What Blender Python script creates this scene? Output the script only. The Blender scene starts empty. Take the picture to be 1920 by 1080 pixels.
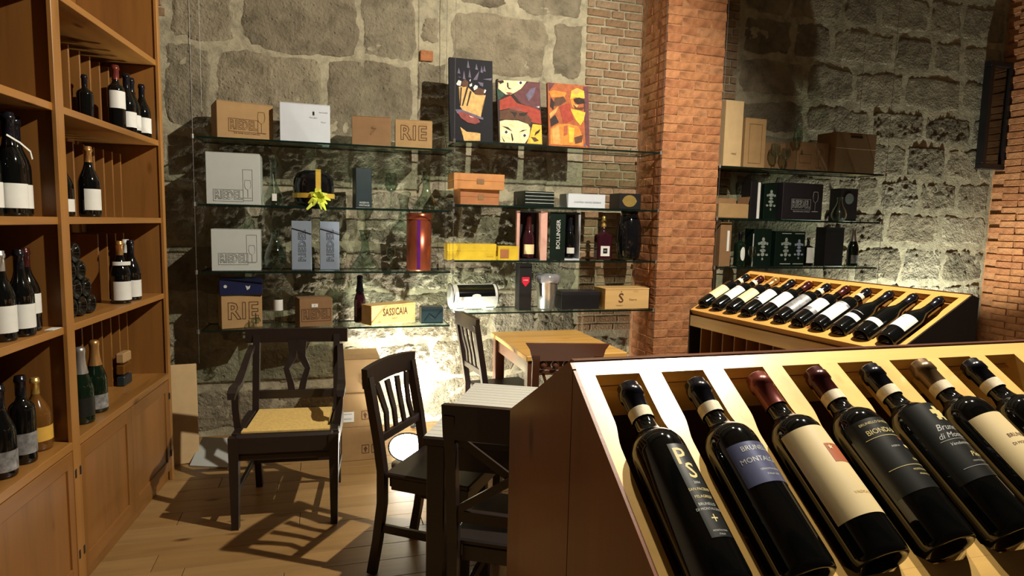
import bpy, bmesh, math, random
from mathutils import Vector, Matrix, noise
random.seed(7)
R = math.radians
col = bpy.context.scene.collection
SC = bpy.context.scene

# ------------------------------------------------------------------ camera, world, lights, exposure
def cam_setup():
    yaw, pitch, roll, F = R(16.47), R(5.89), R(1.27), 1183.0
    f0 = Vector((math.sin(yaw), math.cos(yaw), 0)); r0 = Vector((math.cos(yaw), -math.sin(yaw), 0)); z = Vector((0, 0, 1))
    f = f0*math.cos(pitch) - z*math.sin(pitch); u = z*math.cos(pitch) + f0*math.sin(pitch)
    r = r0*math.cos(roll) + u*math.sin(roll); u2 = u*math.cos(roll) - r0*math.sin(roll)
    cd = bpy.data.cameras.new('camera'); co = bpy.data.objects.new('camera', cd); col.objects.link(co)
    cd.sensor_width = 36; cd.lens = F/1920*36; cd.clip_start = 0.02; cd.clip_end = 50
    M = Matrix((r, u2, -f)).transposed().to_4x4(); M.translation = Vector((0, 0, 1.5)); co.matrix_world = M
    SC.camera = co
cam_setup()
SC.view_settings.view_transform = 'Standard'; SC.view_settings.look = 'None'
SC.view_settings.gamma = 1; SC.view_settings.use_curve_mapping = False
SC.view_settings.exposure = 0.0
wd = bpy.data.worlds.new('world'); SC.world = wd; wd.use_nodes = True
wd.node_tree.nodes['Background'].inputs[0].default_value = (1.0, 0.74, 0.5, 1)
wd.node_tree.nodes['Background'].inputs[1].default_value = 0.028

def light(name, kind, loc, target, energy, color, **kw):
    ld = bpy.data.lights.new(name, kind); ld.energy = energy; ld.color = color
    for k, v in kw.items(): setattr(ld, k, v)
    o = bpy.data.objects.new(name, ld); col.objects.link(o); o.location = loc
    o.rotation_euler = (Vector(target)-Vector(loc)).to_track_quat('-Z', 'Y').to_euler()
    return o
KEY = (2.05, 1.50, 3.66)
light('ceiling_spot_key', 'SPOT', KEY, (0.6, 3.4, 1.2), 740, (1.0, 0.91, 0.75), spot_size=R(125), spot_blend=0.6, shadow_soft_size=0.03)
light('ceiling_spot_rack', 'SPOT', (1.25, 1.75, 3.45), (0.75, 0.85, 1.2), 190, (1.0, 0.90, 0.70), spot_size=R(46), spot_blend=0.8, shadow_soft_size=0.03)
light('floor_uplight_left', 'SPOT', (0.50, 3.90, 0.17), (0.80, 4.6, 1.05), 150, (1.0, 0.97, 0.84), spot_size=R(165), spot_blend=0.5, shadow_soft_size=0.035)
light('added_wall_grazer', 'SPOT', (0.62, 4.475, 0.09), (0.62, 4.60, 1.9), 160, (1.0, 0.98, 0.84), spot_size=R(104), spot_blend=0.7, shadow_soft_size=0.02)  # added lamp, hidden from view, rakes the stones behind the shelves
light('floor_uplight_right', 'SPOT', (5.25, 4.13, 0.16), (5.2, 4.6, 1.5), 300, (0.97, 1.0, 0.84), spot_size=R(118), spot_blend=0.7, shadow_soft_size=0.04)

# ------------------------------------------------------------------ materials
MATS = {}
def nt(name):
    m = bpy.data.materials.new(name); m.use_nodes = True
    t = m.node_tree; b = t.nodes['Principled BSDF']; MATS[name] = m
    return m, t, b
def L(t, a, b): t.links.new(a, b)
def ramp(t, fac, stops):
    r = t.nodes.new('ShaderNodeValToRGB'); e = r.color_ramp.elements
    while len(e) < len(stops): e.new(0.5)
    for i, (p, c) in enumerate(stops): e[i].position = p; e[i].color = (*c, 1)
    L(t, fac, r.inputs[0]); return r.outputs[0]
def coords(t, scale=(1, 1, 1), rot=(0, 0, 0)):
    tc = t.nodes.new('ShaderNodeTexCoord'); mp = t.nodes.new('ShaderNodeMapping')
    mp.inputs['Scale'].default_value = scale; mp.inputs['Rotation'].default_value = rot
    L(t, tc.outputs['Object'], mp.inputs[0]); return mp.outputs[0]
def noisef(t, vec, scale, detail=4, rough=0.55, dist=0.0):
    n = t.nodes.new('ShaderNodeTexNoise'); n.inputs['Scale'].default_value = scale
    n.inputs['Detail'].default_value = detail; n.inputs['Roughness'].default_value = rough; n.inputs['Distortion'].default_value = dist
    L(t, vec, n.inputs['Vector']); return n.outputs['Fac']
def bump(t, b, h, strength, dist=0.01):
    n = t.nodes.new('ShaderNodeBump'); n.inputs['Strength'].default_value = strength; n.inputs['Distance'].default_value = dist
    L(t, h, n.inputs['Height']); L(t, n.outputs[0], b.inputs['Normal'])
def plain(name, c, rough=0.6, metal=0.0, var=0.12, coat=0.0, spec=None, scale=14):
    m, t, b = nt(name)
    v = coords(t); f = noisef(t, v, scale, 3)
    lo = tuple(max(0, x*(1-var)) for x in c); hi = tuple(min(1, x*(1+var)) for x in c)
    L(t, ramp(t, f, [(0.3, lo), (0.7, hi)]), b.inputs['Base Color'])
    b.inputs['Roughness'].default_value = rough; b.inputs['Metallic'].default_value = metal
    b.inputs['Coat Weight'].default_value = coat
    if spec is not None: b.inputs['Specular IOR Level'].default_value = spec
    return m
def wood(name, c, axis='x', rough=0.35, coat=0.0, dark=0.55, knots=True, coat_rough=0.15):
    m, t, b = nt(name)
    s = {'x': (1.2, 14, 14), 'y': (14, 1.2, 14), 'z': (14, 14, 1.2)}[axis]
    v = coords(t, s); n1 = noisef(t, v, 2.2, 6, 0.6, 0.6)
    v2 = coords(t, tuple(x*0.35 for x in s)); n2 = noisef(t, v2, 1.6, 2, 0.5, 0.2)
    mx = t.nodes.new('ShaderNodeMath'); mx.operation = 'MULTIPLY_ADD'; mx.inputs[1].default_value = 0.6
    L(t, n1, mx.inputs[0]); L(t, n2, mx.inputs[2])
    d = tuple(x*dark for x in c); h = tuple(min(1, x*1.18) for x in c)
    cl = ramp(t, mx.outputs[0], [(0.45, d), (0.72, c), (0.95, h)])
    if knots:
        ks = {'x': (2.2, 6, 6), 'y': (6, 2.2, 6), 'z': (6, 6, 2.2)}[axis]
        vo = t.nodes.new('ShaderNodeTexVoronoi'); vo.inputs['Scale'].default_value = 1.1
        L(t, coords(t, ks), vo.inputs['Vector'])
        k = ramp(t, vo.outputs['Distance'], [(0.04, (1, 1, 1)), (0.13, (0, 0, 0))])
        mix = t.nodes.new('ShaderNodeMix'); mix.data_type = 'RGBA'
        L(t, k, mix.inputs['Factor']); L(t, cl, mix.inputs['A']); mix.inputs['B'].default_value = (c[0]*0.3, c[1]*0.18, c[2]*0.12, 1)
        cl = mix.outputs['Result']
    L(t, cl, b.inputs['Base Color']); b.inputs['Roughness'].default_value = rough
    b.inputs['Coat Weight'].default_value = coat; b.inputs['Coat Roughness'].default_value = coat_rough
    bump(t, b, n1, 0.06, 0.004)
    return m
def stone(name, c, bs=0.8, sc=1.0, bd=0.016):
    m, t, b = nt(name)
    v = coords(t); n1 = noisef(t, v, 7*sc, 8, 0.65, 0.4); n2 = noisef(t, v, 45*sc, 5, 0.6)
    d = tuple(x*0.55 for x in c); h = tuple(min(1, x*1.3) for x in c)
    L(t, ramp(t, n1, [(0.3, d), (0.5, c), (0.7, h)]), b.inputs['Base Color'])
    vo = t.nodes.new('ShaderNodeTexVoronoi'); vo.inputs['Scale'].default_value = 22*sc
    L(t, v, vo.inputs['Vector'])
    pits = ramp(t, vo.outputs['Distance'], [(0.06, (0, 0, 0)), (0.22, (1, 1, 1))])
    mx = t.nodes.new('ShaderNodeMath'); mx.operation = 'MULTIPLY_ADD'; mx.inputs[1].default_value = 0.35
    L(t, pits, mx.inputs[0]); L(t, n2, mx.inputs[2])
    m2 = t.nodes.new('ShaderNodeMath'); m2.operation = 'MULTIPLY_ADD'; m2.inputs[1].default_value = 1.5
    L(t, n1, m2.inputs[0]); L(t, mx.outputs[0], m2.inputs[2])
    bump(t, b, m2.outputs[0], bs, bd)
    b.inputs['Roughness'].default_value = 0.9; b.inputs['Specular IOR Level'].default_value = 0.2
    return m
def clearglass(name, tint=(0.96, 1, 0.97), ior=1.5, shadow=1.0):
    m = bpy.data.materials.new(name); m.use_nodes = True; t = m.node_tree; MATS[name] = m
    t.nodes.remove(t.nodes['Principled BSDF']); o = t.nodes['Material Output']
    tr = t.nodes.new('ShaderNodeBsdfTransparent'); tr.inputs[0].default_value = (*tint, 1)
    gl = t.nodes.new('ShaderNodeBsdfGlossy'); gl.inputs['Roughness'].default_value = 0.03
    lw = t.nodes.new('ShaderNodeLayerWeight'); lw.inputs['Blend'].default_value = 0.5
    pw = t.nodes.new('ShaderNodeMath'); pw.operation = 'POWER'; pw.inputs[1].default_value = 3.0; L(t, lw.outputs['Facing'], pw.inputs[0])
    fr = t.nodes.new('ShaderNodeMath'); fr.operation = 'MULTIPLY_ADD'; fr.inputs[1].default_value = (ior-1)*2.6; fr.inputs[2].default_value = 0.05; L(t, pw.outputs[0], fr.inputs[0])
    mx = t.nodes.new('ShaderNodeMixShader'); L(t, fr.outputs[0], mx.inputs[0]); L(t, tr.outputs[0], mx.inputs[1]); L(t, gl.outputs[0], mx.inputs[2])
    L(t, mx.outputs[0], o.inputs[0]); return m
def emit(name, c, s):
    m, t, b = nt(name); b.inputs['Base Color'].default_value = (*c, 1)
    b.inputs['Emission Color'].default_value = (*c, 1); b.inputs['Emission Strength'].default_value = s; return m

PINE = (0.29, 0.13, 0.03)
for ax in 'xyz':
    wood('pine_'+ax, PINE, ax, 0.4, 0.25)
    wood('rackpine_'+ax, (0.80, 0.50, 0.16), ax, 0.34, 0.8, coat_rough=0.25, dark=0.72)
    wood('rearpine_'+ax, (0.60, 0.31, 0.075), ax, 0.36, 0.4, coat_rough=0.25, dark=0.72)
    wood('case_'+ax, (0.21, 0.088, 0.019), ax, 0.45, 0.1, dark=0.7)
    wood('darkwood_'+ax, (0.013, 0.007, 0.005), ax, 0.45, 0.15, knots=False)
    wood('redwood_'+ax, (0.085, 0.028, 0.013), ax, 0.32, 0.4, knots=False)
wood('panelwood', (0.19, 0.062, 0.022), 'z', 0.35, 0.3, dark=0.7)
wood('oak_table', (0.60, 0.33, 0.08), 'x', 0.4, 0.2, dark=0.75)
for i, c in enumerate([(0.265, 0.155, 0.058), (0.285, 0.17, 0.066), (0.25, 0.142, 0.05)]): wood('floor_plank_%d' % i, c, 'x', 0.42, 0.15, dark=0.7)
wood('crate_wood', (0.60, 0.38, 0.15), 'x', 0.5, 0.0, dark=0.75)
for i, c in enumerate([(0.215, 0.185, 0.128), (0.25, 0.212, 0.145), (0.19, 0.16, 0.11), (0.30, 0.265, 0.19)]): stone('tufa_%d' % i, c, 1.0)
for i, c in enumerate([(0.215, 0.185, 0.128), (0.25, 0.212, 0.145), (0.19, 0.16, 0.11), (0.31, 0.275, 0.20)]): stone('rough_tufa_%d' % i, c, 1.0, 1.0, 0.045)
stone('mortar', (0.33, 0.295, 0.205), 0.4, 1.6)
for i, c in enumerate([(0.40, 0.175, 0.075), (0.36, 0.15, 0.065), (0.42, 0.19, 0.085), (0.35, 0.145, 0.065)]): stone('brick_%d' % i, c, 0.5, 2.0)
for i, c in enumerate([(0.27, 0.175, 0.10), (0.24, 0.15, 0.085), (0.30, 0.21, 0.13)]): stone('dullbrick_%d' % i, c, 0.6, 2.0)
stone('brick_mortar', (0.40, 0.19, 0.09), 0.5, 2.0)
stone('dull_mortar', (0.33, 0.25, 0.15), 0.5, 2.0)
plain('plaster', (0.35, 0.28, 0.2), 0.9)
clearglass('glass', (0.80, 0.86, 0.82), 1.4); clearglass('shelf_glass', (0.86, 0.92, 0.88), 1.12)
plain('glass_edge', (0.004, 0.012, 0.009), 0.2, spec=0.4)
plain('dull_steel', (0.16, 0.15, 0.14), 0.45, 0.6)
plain('steel', (0.6, 0.6, 0.6), 0.25, 0.9)
plain('card', (0.33, 0.20, 0.082), 0.8, var=0.08); plain('card_dark', (0.215, 0.115, 0.048), 0.8, var=0.08)
plain('card_pale', (0.52, 0.36, 0.18), 0.8, var=0.06); plain('card_print', (0.10, 0.035, 0.015), 0.8)
plain('white_card', (0.52, 0.55, 0.60), 0.6, var=0.03); plain('grey_white_card', (0.43, 0.45, 0.43), 0.6, var=0.03)
plain('grey_print', (0.16, 0.17, 0.17), 0.7); plain('grey_foil', (0.22, 0.25, 0.22), 0.5, var=.5, scale=90); plain('soft_print', (0.27, 0.28, 0.27), 0.7); plain('bluegrey', (0.20, 0.24, 0.31), 0.6, var=0.05); plain('bluegrey_dark', (0.05, 0.06, 0.085), 0.6)
plain('black', (0.008, 0.007, 0.008), 0.4); plain('black_gloss', (0.005, 0.005, 0.006), 0.08, spec=0.6); plain('charcoal', (0.014, 0.012, 0.016), 0.4)
plain('dark_teal', (0.012, 0.024, 0.03), 0.35); plain('dark_green', (0.003, 0.010, 0.006), 0.3); plain('navy', (0.008, 0.012, 0.05), 0.35)
plain('bottle_glass', (0.003, 0.0035, 0.0035), 0.06, spec=0.7, var=0.0); plain('green_glass', (0.004, 0.012, 0.006), 0.06, spec=0.7)
plain('maroon_glass', (0.03, 0.006, 0.01), 0.08, spec=0.7)
plain('label_white', (0.66, 0.66, 0.62), 0.55, var=0.05); plain('label_cream', (0.78, 0.62, 0.33), 0.5, var=0.05)
plain('label_black', (0.012, 0.013, 0.012), 0.35); plain('label_slate', (0.11, 0.12, 0.22), 0.3, 0.3); plain('label_grey', (0.28, 0.28, 0.28), 0.35, 0.3, var=0.5, scale=40)
plain('gold', (0.80, 0.55, 0.16), 0.3, 0.8); plain('gold_print', (0.75, 0.62, 0.25), 0.5); plain('silver_print', (0.55, 0.56, 0.54), 0.4, 0.2)
plain('red_print', (0.42, 0.11, 0.04), 0.5); plain('band_paper', (0.72, 0.62, 0.44), 0.6, var=0.2, scale=60)
plain('foil_black', (0.006, 0.006, 0.01), 0.2, 0.1); plain('foil_red', (0.16, 0.032, 0.022), 0.3, 0.4); plain('foil_brown', (0.16, 0.10, 0.05), 0.3, 0.5)
plain('foil_maroon', (0.05, 0.008, 0.008), 0.25, 0.3); plain('foil_silver', (0.5, 0.48, 0.45), 0.3, 0.8); plain('foil_gold', (0.62, 0.34, 0.12), 0.3, 0.8)
plain('yellow_card', (0.60, 0.40, 0.03), 0.35); plain('orange_wood', (0.48, 0.20, 0.055), 0.45); plain('orange_wood_dark', (0.33, 0.12, 0.04), 0.45)
plain('pink_card', (0.55, 0.30, 0.24), 0.5); plain('ribbon_gold', (0.78, 0.52, 0.08), 0.3, 0.4); plain('bow_yellow', (0.55, 0.62, 0.06), 0.35)
plain('copper_tube', (0.42, 0.10, 0.05), 0.28, 0.75); plain('violet_highlight', (0.14, 0.02, 0.22), 0.3, 0.5)
plain('straw', (0.62, 0.42, 0.13), 0.8, var=0.15, scale=70); plain('leather', (0.012, 0.007, 0.006), 0.42); plain('mat_cloth', (0.50, 0.49, 0.43), 0.85, var=0.04, scale=120)
plain('white_plastic', (0.75, 0.76, 0.74), 0.3); plain('shield_red', (0.45, 0.01, 0.03), 0.4); plain('green_label', (0.25, 0.5, 0.1), 0.5)
plain('brown_glass', (0.12, 0.05, 0.01), 0.1, spec=0.7); plain('amber_label', (0.62, 0.36, 0.06), 0.5); plain('film', (0.5, 0.5, 0.52), 0.15, 0.6)
emit('lamp_face', (1.0, 0.96, 0.82), 60)

# ------------------------------------------------------------------ object helpers
def mesh_obj(name, bm, mat, parent=None, smooth=False, loc=None):
    me = bpy.data.meshes.new(name); bm.normal_update(); bm.to_mesh(me); bm.free()
    for m in (mat if isinstance(mat, (list, tuple)) else [mat]): me.materials.append(MATS[m])
    if smooth: me.shade_smooth()
    o = bpy.data.objects.new(name, me); col.objects.link(o)
    if parent: o.parent = parent
    if loc: o.location = loc
    return o
def obj_from(name, me, parent=None, loc=(0, 0, 0), rot=(0, 0, 0), scale=None):
    o = bpy.data.objects.new(name, me); col.objects.link(o); o.parent = parent; o.location = loc; o.rotation_euler = rot
    if scale: o.scale = scale
    return o
def thing(name, label, cat, loc=(0, 0, 0), rz=0.0, group=None):
    o = bpy.data.objects.new(name, None); col.objects.link(o); o.empty_display_size = 0.05
    o.location = loc; o.rotation_euler = (0, 0, rz); o['label'] = label; o['category'] = cat
    if group: o['group'] = group
    return o
def tag(o, label, cat, group=None):
    o['label'] = label; o['category'] = cat
    if group: o['group'] = group
    return o
def structure(o): o['kind'] = 'structure'; return o
def bx(bm, x0, x1, y0, y1, z0, z1, bev=0.0, M=None):
    r = bmesh.ops.create_cube(bm, size=1.0); vs = r['verts']
    for v in vs: v.co = Vector(((x0+x1)/2+v.co.x*(x1-x0), (y0+y1)/2+v.co.y*(y1-y0), (z0+z1)/2+v.co.z*(z1-z0)))
    if bev:
        es = list({e for v in vs for e in v.link_edges})
        r = bmesh.ops.bevel(bm, geom=es, offset=bev, segments=1, affect='EDGES'); vs = r['verts'] + [v for v in vs if v.is_valid]
    if M:
        for v in set(vs): v.co = M @ v.co
def box(name, x0, x1, y0, y1, z0, z1, mat, parent=None, bev=0.0015):
    bm = bmesh.new(); bx(bm, x0, x1, y0, y1, z0, z1, bev); return mesh_obj(name, bm, mat, parent)
def prism(bm, pts, fn, d0, d1):
    """pts: 2D outline, fn(a,b,d)->Vector, extruded between d0 and d1"""
    n = len(pts); lo = [bm.verts.new(fn(a, b, d0)) for a, b in pts]; hi = [bm.verts.new(fn(a, b, d1)) for a, b in pts]
    bm.faces.new(lo); bm.faces.new(hi[::-1])
    for i in range(n): bm.faces.new((lo[i], hi[i], hi[(i+1) % n], lo[(i+1) % n]))
    bmesh.ops.recalc_face_normals(bm, faces=bm.faces)
XZ = lambda a, b, d: Vector((a, d, b))
XY = lambda a, b, d: Vector((a, b, d))
YZ = lambda a, b, d: Vector((d, a, b))
def lathe(bm, prof, n=24, axis=None):
    rings = []
    for r, z in prof:
        if r < 1e-6: rings.append([bm.verts.new((0, 0, z))])
        else: rings.append([bm.verts.new((r*math.cos(2*math.pi*i/n), r*math.sin(2*math.pi*i/n), z)) for i in range(n)])
    for a, b in zip(rings, rings[1:]):
        for i in range(n):
            j = (i+1) % n
            if len(a) == 1 and len(b) == 1: continue
            if len(a) == 1: bm.faces.new((a[0], b[j], b[i]))
            elif len(b) == 1: bm.faces.new((a[i], a[j], b[0]))
            else: bm.faces.new((a[i], a[j], b[j], b[i]))
    if axis:
        for v in bm.verts: v.co = axis @ v.co
def tube(bm, pts, r, n=6, rr=None, flat=1.0):
    pts = [Vector(p) for p in pts]; prev = None
    for i, p in enumerate(pts):
        d = (pts[min(i+1, len(pts)-1)]-pts[max(i-1, 0)]).normalized()
        a = d.cross(Vector((0, 0, 1)) if abs(d.z) < 0.9 else Vector((0, 1, 0))).normalized(); b = d.cross(a)
        rad = rr[i] if rr else r
        ring = [bm.verts.new(p + a*math.cos(2*math.pi*k/n+0.4)*rad + b*math.sin(2*math.pi*k/n+0.4)*rad*flat) for k in range(n)]
        if prev:
            for k in range(n): bm.faces.new((prev[k], prev[(k+1) % n], ring[(k+1) % n], ring[k]))
        else: bm.faces.new(ring[::-1])
        prev = ring
    bm.faces.new(prev)
def bar(bm, p0, p1, w, d, up=(0, 1, 0)):
    """rectangular bar between p0 and p1, w across, d along 'up'"""
    p0, p1 = Vector(p0), Vector(p1); ax = (p1-p0).normalized(); u = Vector(up); u = (u-ax*u.dot(ax)).normalized(); s = ax.cross(u)
    c = [s*w/2+u*d/2, -s*w/2+u*d/2, -s*w/2-u*d/2, s*w/2-u*d/2]
    A = [bm.verts.new(p0+k) for k in c]; B = [bm.verts.new(p1+k) for k in c]
    bm.faces.new(A[::-1]); bm.faces.new(B)
    for i in range(4): bm.faces.new((A[i], A[(i+1) % 4], B[(i+1) % 4], B[i]))
def ribbon(bm, pts, w, d, up=(0, 1, 0)):
    """bar swept through pts (rectangular section)"""
    pts = [Vector(p) for p in pts]; prev = None; u0 = Vector(up)
    for i, p in enumerate(pts):
        ax = (pts[min(i+1, len(pts)-1)]-pts[max(i-1, 0)]).normalized(); u = (u0-ax*u0.dot(ax)).normalized(); s = ax.cross(u)
        ww = w[i] if isinstance(w, (list, tuple)) else w
        ring = [bm.verts.new(p+k) for k in (s*ww/2+u*d/2, -s*ww/2+u*d/2, -s*ww/2-u*d/2, s*ww/2-u*d/2)]
        if prev:
            for k in range(4): bm.faces.new((prev[k], prev[(k+1) % 4], ring[(k+1) % 4], ring[k]))
        else: bm.faces.new(ring[::-1])
        prev = ring
    bm.faces.new(prev)

TXT = {}
def text_mesh(s, size, bold=0.0, outline=0.0, space=1.0, shear=0.0):
    k = (s, size, bold, outline, space, shear)
    if k in TXT: return TXT[k]
    c = bpy.data.curves.new('lettering', 'FONT'); c.body = s; c.size = size; c.align_x = 'CENTER'; c.align_y = 'CENTER'
    c.offset = bold; c.space_character = space; c.resolution_u = 2; c.shear = shear
    if outline: c.fill_mode = 'NONE'; c.bevel_depth = outline; c.bevel_resolution = 0
    o = bpy.data.objects.new('t', c); me = bpy.data.meshes.new_from_object(o); bpy.data.objects.remove(o)
    TXT[k] = me; return me
def flat_text(s, size, mat, parent, x, y, z, rot=0.0, **kw):
    """lettering lying on a face that looks towards local -y"""
    me = text_mesh(s, size, **kw).copy(); me.materials.clear(); me.materials.append(MATS[mat])
    return obj_from('lettering', me, parent, (x, y, z), (R(90), rot, 0))
def curved_text(s, size, mat, parent, r, z, ang=0.0, **kw):
    """lettering wrapped round a bottle standing on z, centred on local -y"""
    me = text_mesh(s, size, **kw).copy(); me.materials.clear(); me.materials.append(MATS[mat])
    if size > .009:
        bm = bmesh.new(); bm.from_mesh(me); hwid = max(abs(v.co.x) for v in bm.verts); q = -hwid
        while q < hwid:
            bmesh.ops.bisect_plane(bm, geom=bm.verts[:]+bm.edges[:]+bm.faces[:], plane_co=(q, 0, 0), plane_no=(1, 0, 0)); q += .003
        bm.to_mesh(me); bm.free()
    for v in me.vertices:
        a = v.co.x/r+ang; v.co = Vector((r*math.sin(a), -r*math.cos(a), z+v.co.y))
    return obj_from('lettering', me, parent)
def curved_patch(name, r, z0, z1, a0, a1, mat, parent, n=14, top=None):
    bm = bmesh.new(); lo = []; hi = []
    for i in range(n+1):
        a = a0+(a1-a0)*i/n; zt = z1 + (top(i/n) if top else 0)
        lo.append(bm.verts.new((r*math.sin(a), -r*math.cos(a), z0))); hi.append(bm.verts.new((r*math.sin(a), -r*math.cos(a), zt)))
    for i in range(n): bm.faces.new((lo[i], lo[i+1], hi[i+1], hi[i]))
    return mesh_obj(name, bm, mat, parent, True)
def curved_poly(name, pts, r, z, mat, parent, ang=0.0):
    bm = bmesh.new(); bm.faces.new([bm.verts.new((x, y, 0)) for x, y in pts])
    for k in range(-10, 11): bmesh.ops.bisect_plane(bm, geom=bm.verts[:]+bm.edges[:]+bm.faces[:], plane_co=(k*.0032, 0, 0), plane_no=(1, 0, 0))
    for v in bm.verts: x, y = v.co.x, v.co.y; v.co = Vector((r*math.sin(x/r+ang), -r*math.cos(x/r+ang), z+y))
    return mesh_obj(name, bm, mat, parent)

# ------------------------------------------------------------------ setting: floor, walls, pillar
WY = 4.6
fl = bmesh.new(); bx(fl, -1.6, 7.0, -1.2, 5.0, -0.10, -0.022)
floor = structure(mesh_obj('floor', fl, 'darkwood_x'))
plank_meshes = []
for k in range(9):
    bm = bmesh.new(); w = 0.139; ln = [1.5, 1.9, 2.3][k % 3]; bx(bm, 0, ln-0.003, 0, w, -0.022, 0.0, 0.0012)
    me = bpy.data.meshes.new('plank'); bm.to_mesh(me); bm.free(); me.materials.append(MATS['floor_plank_%d' % (k//3)]); plank_meshes.append((me, ln))
y = -1.1; row = 0
while y < 4.6:
    x = -1.55 - random.uniform(0, 1.2)
    while x < 6.2:
        me, ln = random.choice(plank_meshes)
        obj_from('plank', me, floor, (x, y, random.uniform(-0.0006, 0.0)))
        x += ln
    y += 0.141; row += 1

def grid_wall(name, fn, nu, nv, u0, u1, v0, v1, amp, mat, back):
    bm = bmesh.new(); g = []
    for i in range(nu+1):
        for j in range(nv+1):
            a = u0+(u1-u0)*i/nu; b = v0+(v1-v0)*j/nv
            h = noise.noise(Vector((a*5, b*5, 3)))*amp + noise.noise(Vector((a*17, b*17, 9)))*amp*0.5
            g.append(bm.verts.new(fn(a, b, h)))
    for i in range(nu):
        for j in range(nv):
            k = i*(nv+1)+j; bm.faces.new((g[k], g[k+nv+1], g[k+nv+2], g[k+1]))
    # thickness behind
    c = [fn(u0, v0, -back), fn(u1, v0, -back), fn(u1, v1, -back), fn(u0, v1, -back)]; cv = [bm.verts.new(p) for p in c]; bm.faces.new(cv)
    bmesh.ops.recalc_face_normals(bm, faces=bm.faces)
    return structure(mesh_obj(name, bm, mat, None, True))
wall_back = grid_wall('wall_back', lambda a, b, h: Vector((a, WY+0.001-h, b)), 260, 130, -1.5, 6.25, 0, 3.9, 0.006, 'mortar', 0.25)
wall_right = grid_wall('wall_right', lambda a, b, h: Vector((6.158-h, a, b)), 80, 90, 1.0, 4.62, 0, 3.9, 0.004, 'brick_mortar', 0.25)
structure(box('wall_left', -1.72, -1.5, -1.2, 4.75, 0, 3.9, 'plaster', None, 0))
cl = structure(box('ceiling', -1.6, 6.4, -1.2, 4.8, 3.9, 4.0, 'plaster', None, 0))
for k in range(6):
    box('beam', -1.5, 6.15, -0.6+k*0.95, -0.45+k*0.95, 3.74, 3.895, 'darkwood_x', cl, 0.006)

def stone_block(x0, z0, x1, z1, mat, rough, step=0.022, prot=0.02, seed=0, parent=None):
    w, h = x1-x0, z1-z0; cx, cz = (x0+x1)/2, (z0+z1)/2
    nu, nv = max(4, int(w/step)), max(4, int(h/step))
    bm = bmesh.new(); g = []
    for i in range(nu+1):
        for j in range(nv+1):
            a, b = 2*i/nu-1, 2*j/nv-1
            # squared-off rounded outline
            k = 1-0.075*(a*a*b*b)
            wob = 0.035*noise.noise(Vector((a*1.5+seed, b*1.5, 5)))+0.012*noise.noise(Vector((a*6+seed, b*6, 5)))
            X = cx + a*k*w/2 + wob*abs(a); Z = cz + b*k*h/2 + wob*abs(b)
            e = max(abs(a), abs(b)); edge = 1-max(0, (e-0.86)/0.14)**2.0
            n = noise.noise(Vector((X*9, Z*11, seed)))*0.45 + noise.noise(Vector((X*22, Z*32, seed)))*0.55 + noise.noise(Vector((X*55, Z*75, seed)))*0.35
            pit = noise.noise(Vector((X*19, Z*19, seed+7)))
            d = prot*0.55 + rough*n*(0.4+0.6*edge) - (0.012 if pit > 0.42 else 0)
            d = max(d, 0.001)*edge + 0.0*(1-edge) - 0.004*(1 if e > 0.999 else 0)
            g.append(bm.verts.new((X, WY-d, Z)))
    for i in range(nu):
        for j in range(nv):
            k = i*(nv+1)+j; bm.faces.new((g[k], g[k+nv+1], g[k+nv+2], g[k+1]))
    return mesh_obj('stone', bm, mat, parent, True)
BIG = [(-.93,2.62,-.57,2.92),(-.51,2.59,.22,3.09),(.24,2.61,.62,3.10),(-.68,2.03,-.02,2.58),(.01,2.05,.60,2.60),(-.99,2.07,-.71,2.59),
       (.66,2.74,.78,2.92),(.84,3.05,1.28,3.42),(1.33,3.03,1.86,3.42),(.86,2.56,1.58,3.0),(1.64,2.60,1.87,3.0),(.63,2.37,.83,2.62),(1.49,2.14,1.87,2.56),(.86,2.08,1.46,2.53),
       (-1.2,2.95,-.55,3.4),(-.51,3.12,.3,3.6),(.33,3.14,.80,3.6),(.64,2.08,.83,2.34)]
sd = 0
for (a, b, c, d) in BIG:
    sd += 1; stone_block(a, b, c, d, 'tufa_%d' % (sd % 3), 0.006, 0.016, 0.008, sd*3.3, wall_back)
rs = random.Random(11)
def courses(xa, xb, zs, wmin, wmax, rough, tints, gap0=0.022):
    global sd
    for z0, z1 in zip(zs, zs[1:]):
        x = xa
        while x < xb-0.08:
            w = rs.uniform(wmin, wmax)
            if xb-(x+w) < wmin*0.6: w = xb-x
            sd += 1; r = rough(x, z0); gap = 0.008 if r > .04 else gap0
            stone_block(x+gap/2, z0+gap/2+rs.uniform(0, .008), x+w-gap/2, z1-gap/2-rs.uniform(0, .008), ('rough_tufa_%d' if r > 0.015 else 'tufa_%d') % tints(x, z0), r, 0.0145 if r > 0.009 else 0.02, 0.006, sd*3.3, wall_back)
            x += w
courses(-1.45, 1.88, [0.02, 0.34, 0.62, 0.98, 1.32, 1.70, 2.04], 0.34, 0.80, lambda x, z: 0.046 if (x > -0.35 and z < 1.6) else 0.014, lambda x, z: rs.choice([3, 3, 1, 0]))
courses(1.88, 2.36, [0.02, 0.34, 0.62], 0.25, 0.4, lambda x, z: 0.040, lambda x, z: rs.choice([3, 1]))
courses(3.27, 6.14, [0.02, 0.36, 0.70, 1.02, 1.36, 1.68, 1.98, 2.30, 2.58, 2.92, 3.24, 3.6], 0.30, 0.72, lambda x, z: (0.024 if rs.random() < .6 else .010) if (x > 4.2 and z < 2.4) else 0.006, lambda x, z: rs.choice([3, 1, 0]) if z < 1.9 else rs.choice([0, 2, 1]), 0.03)

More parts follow.
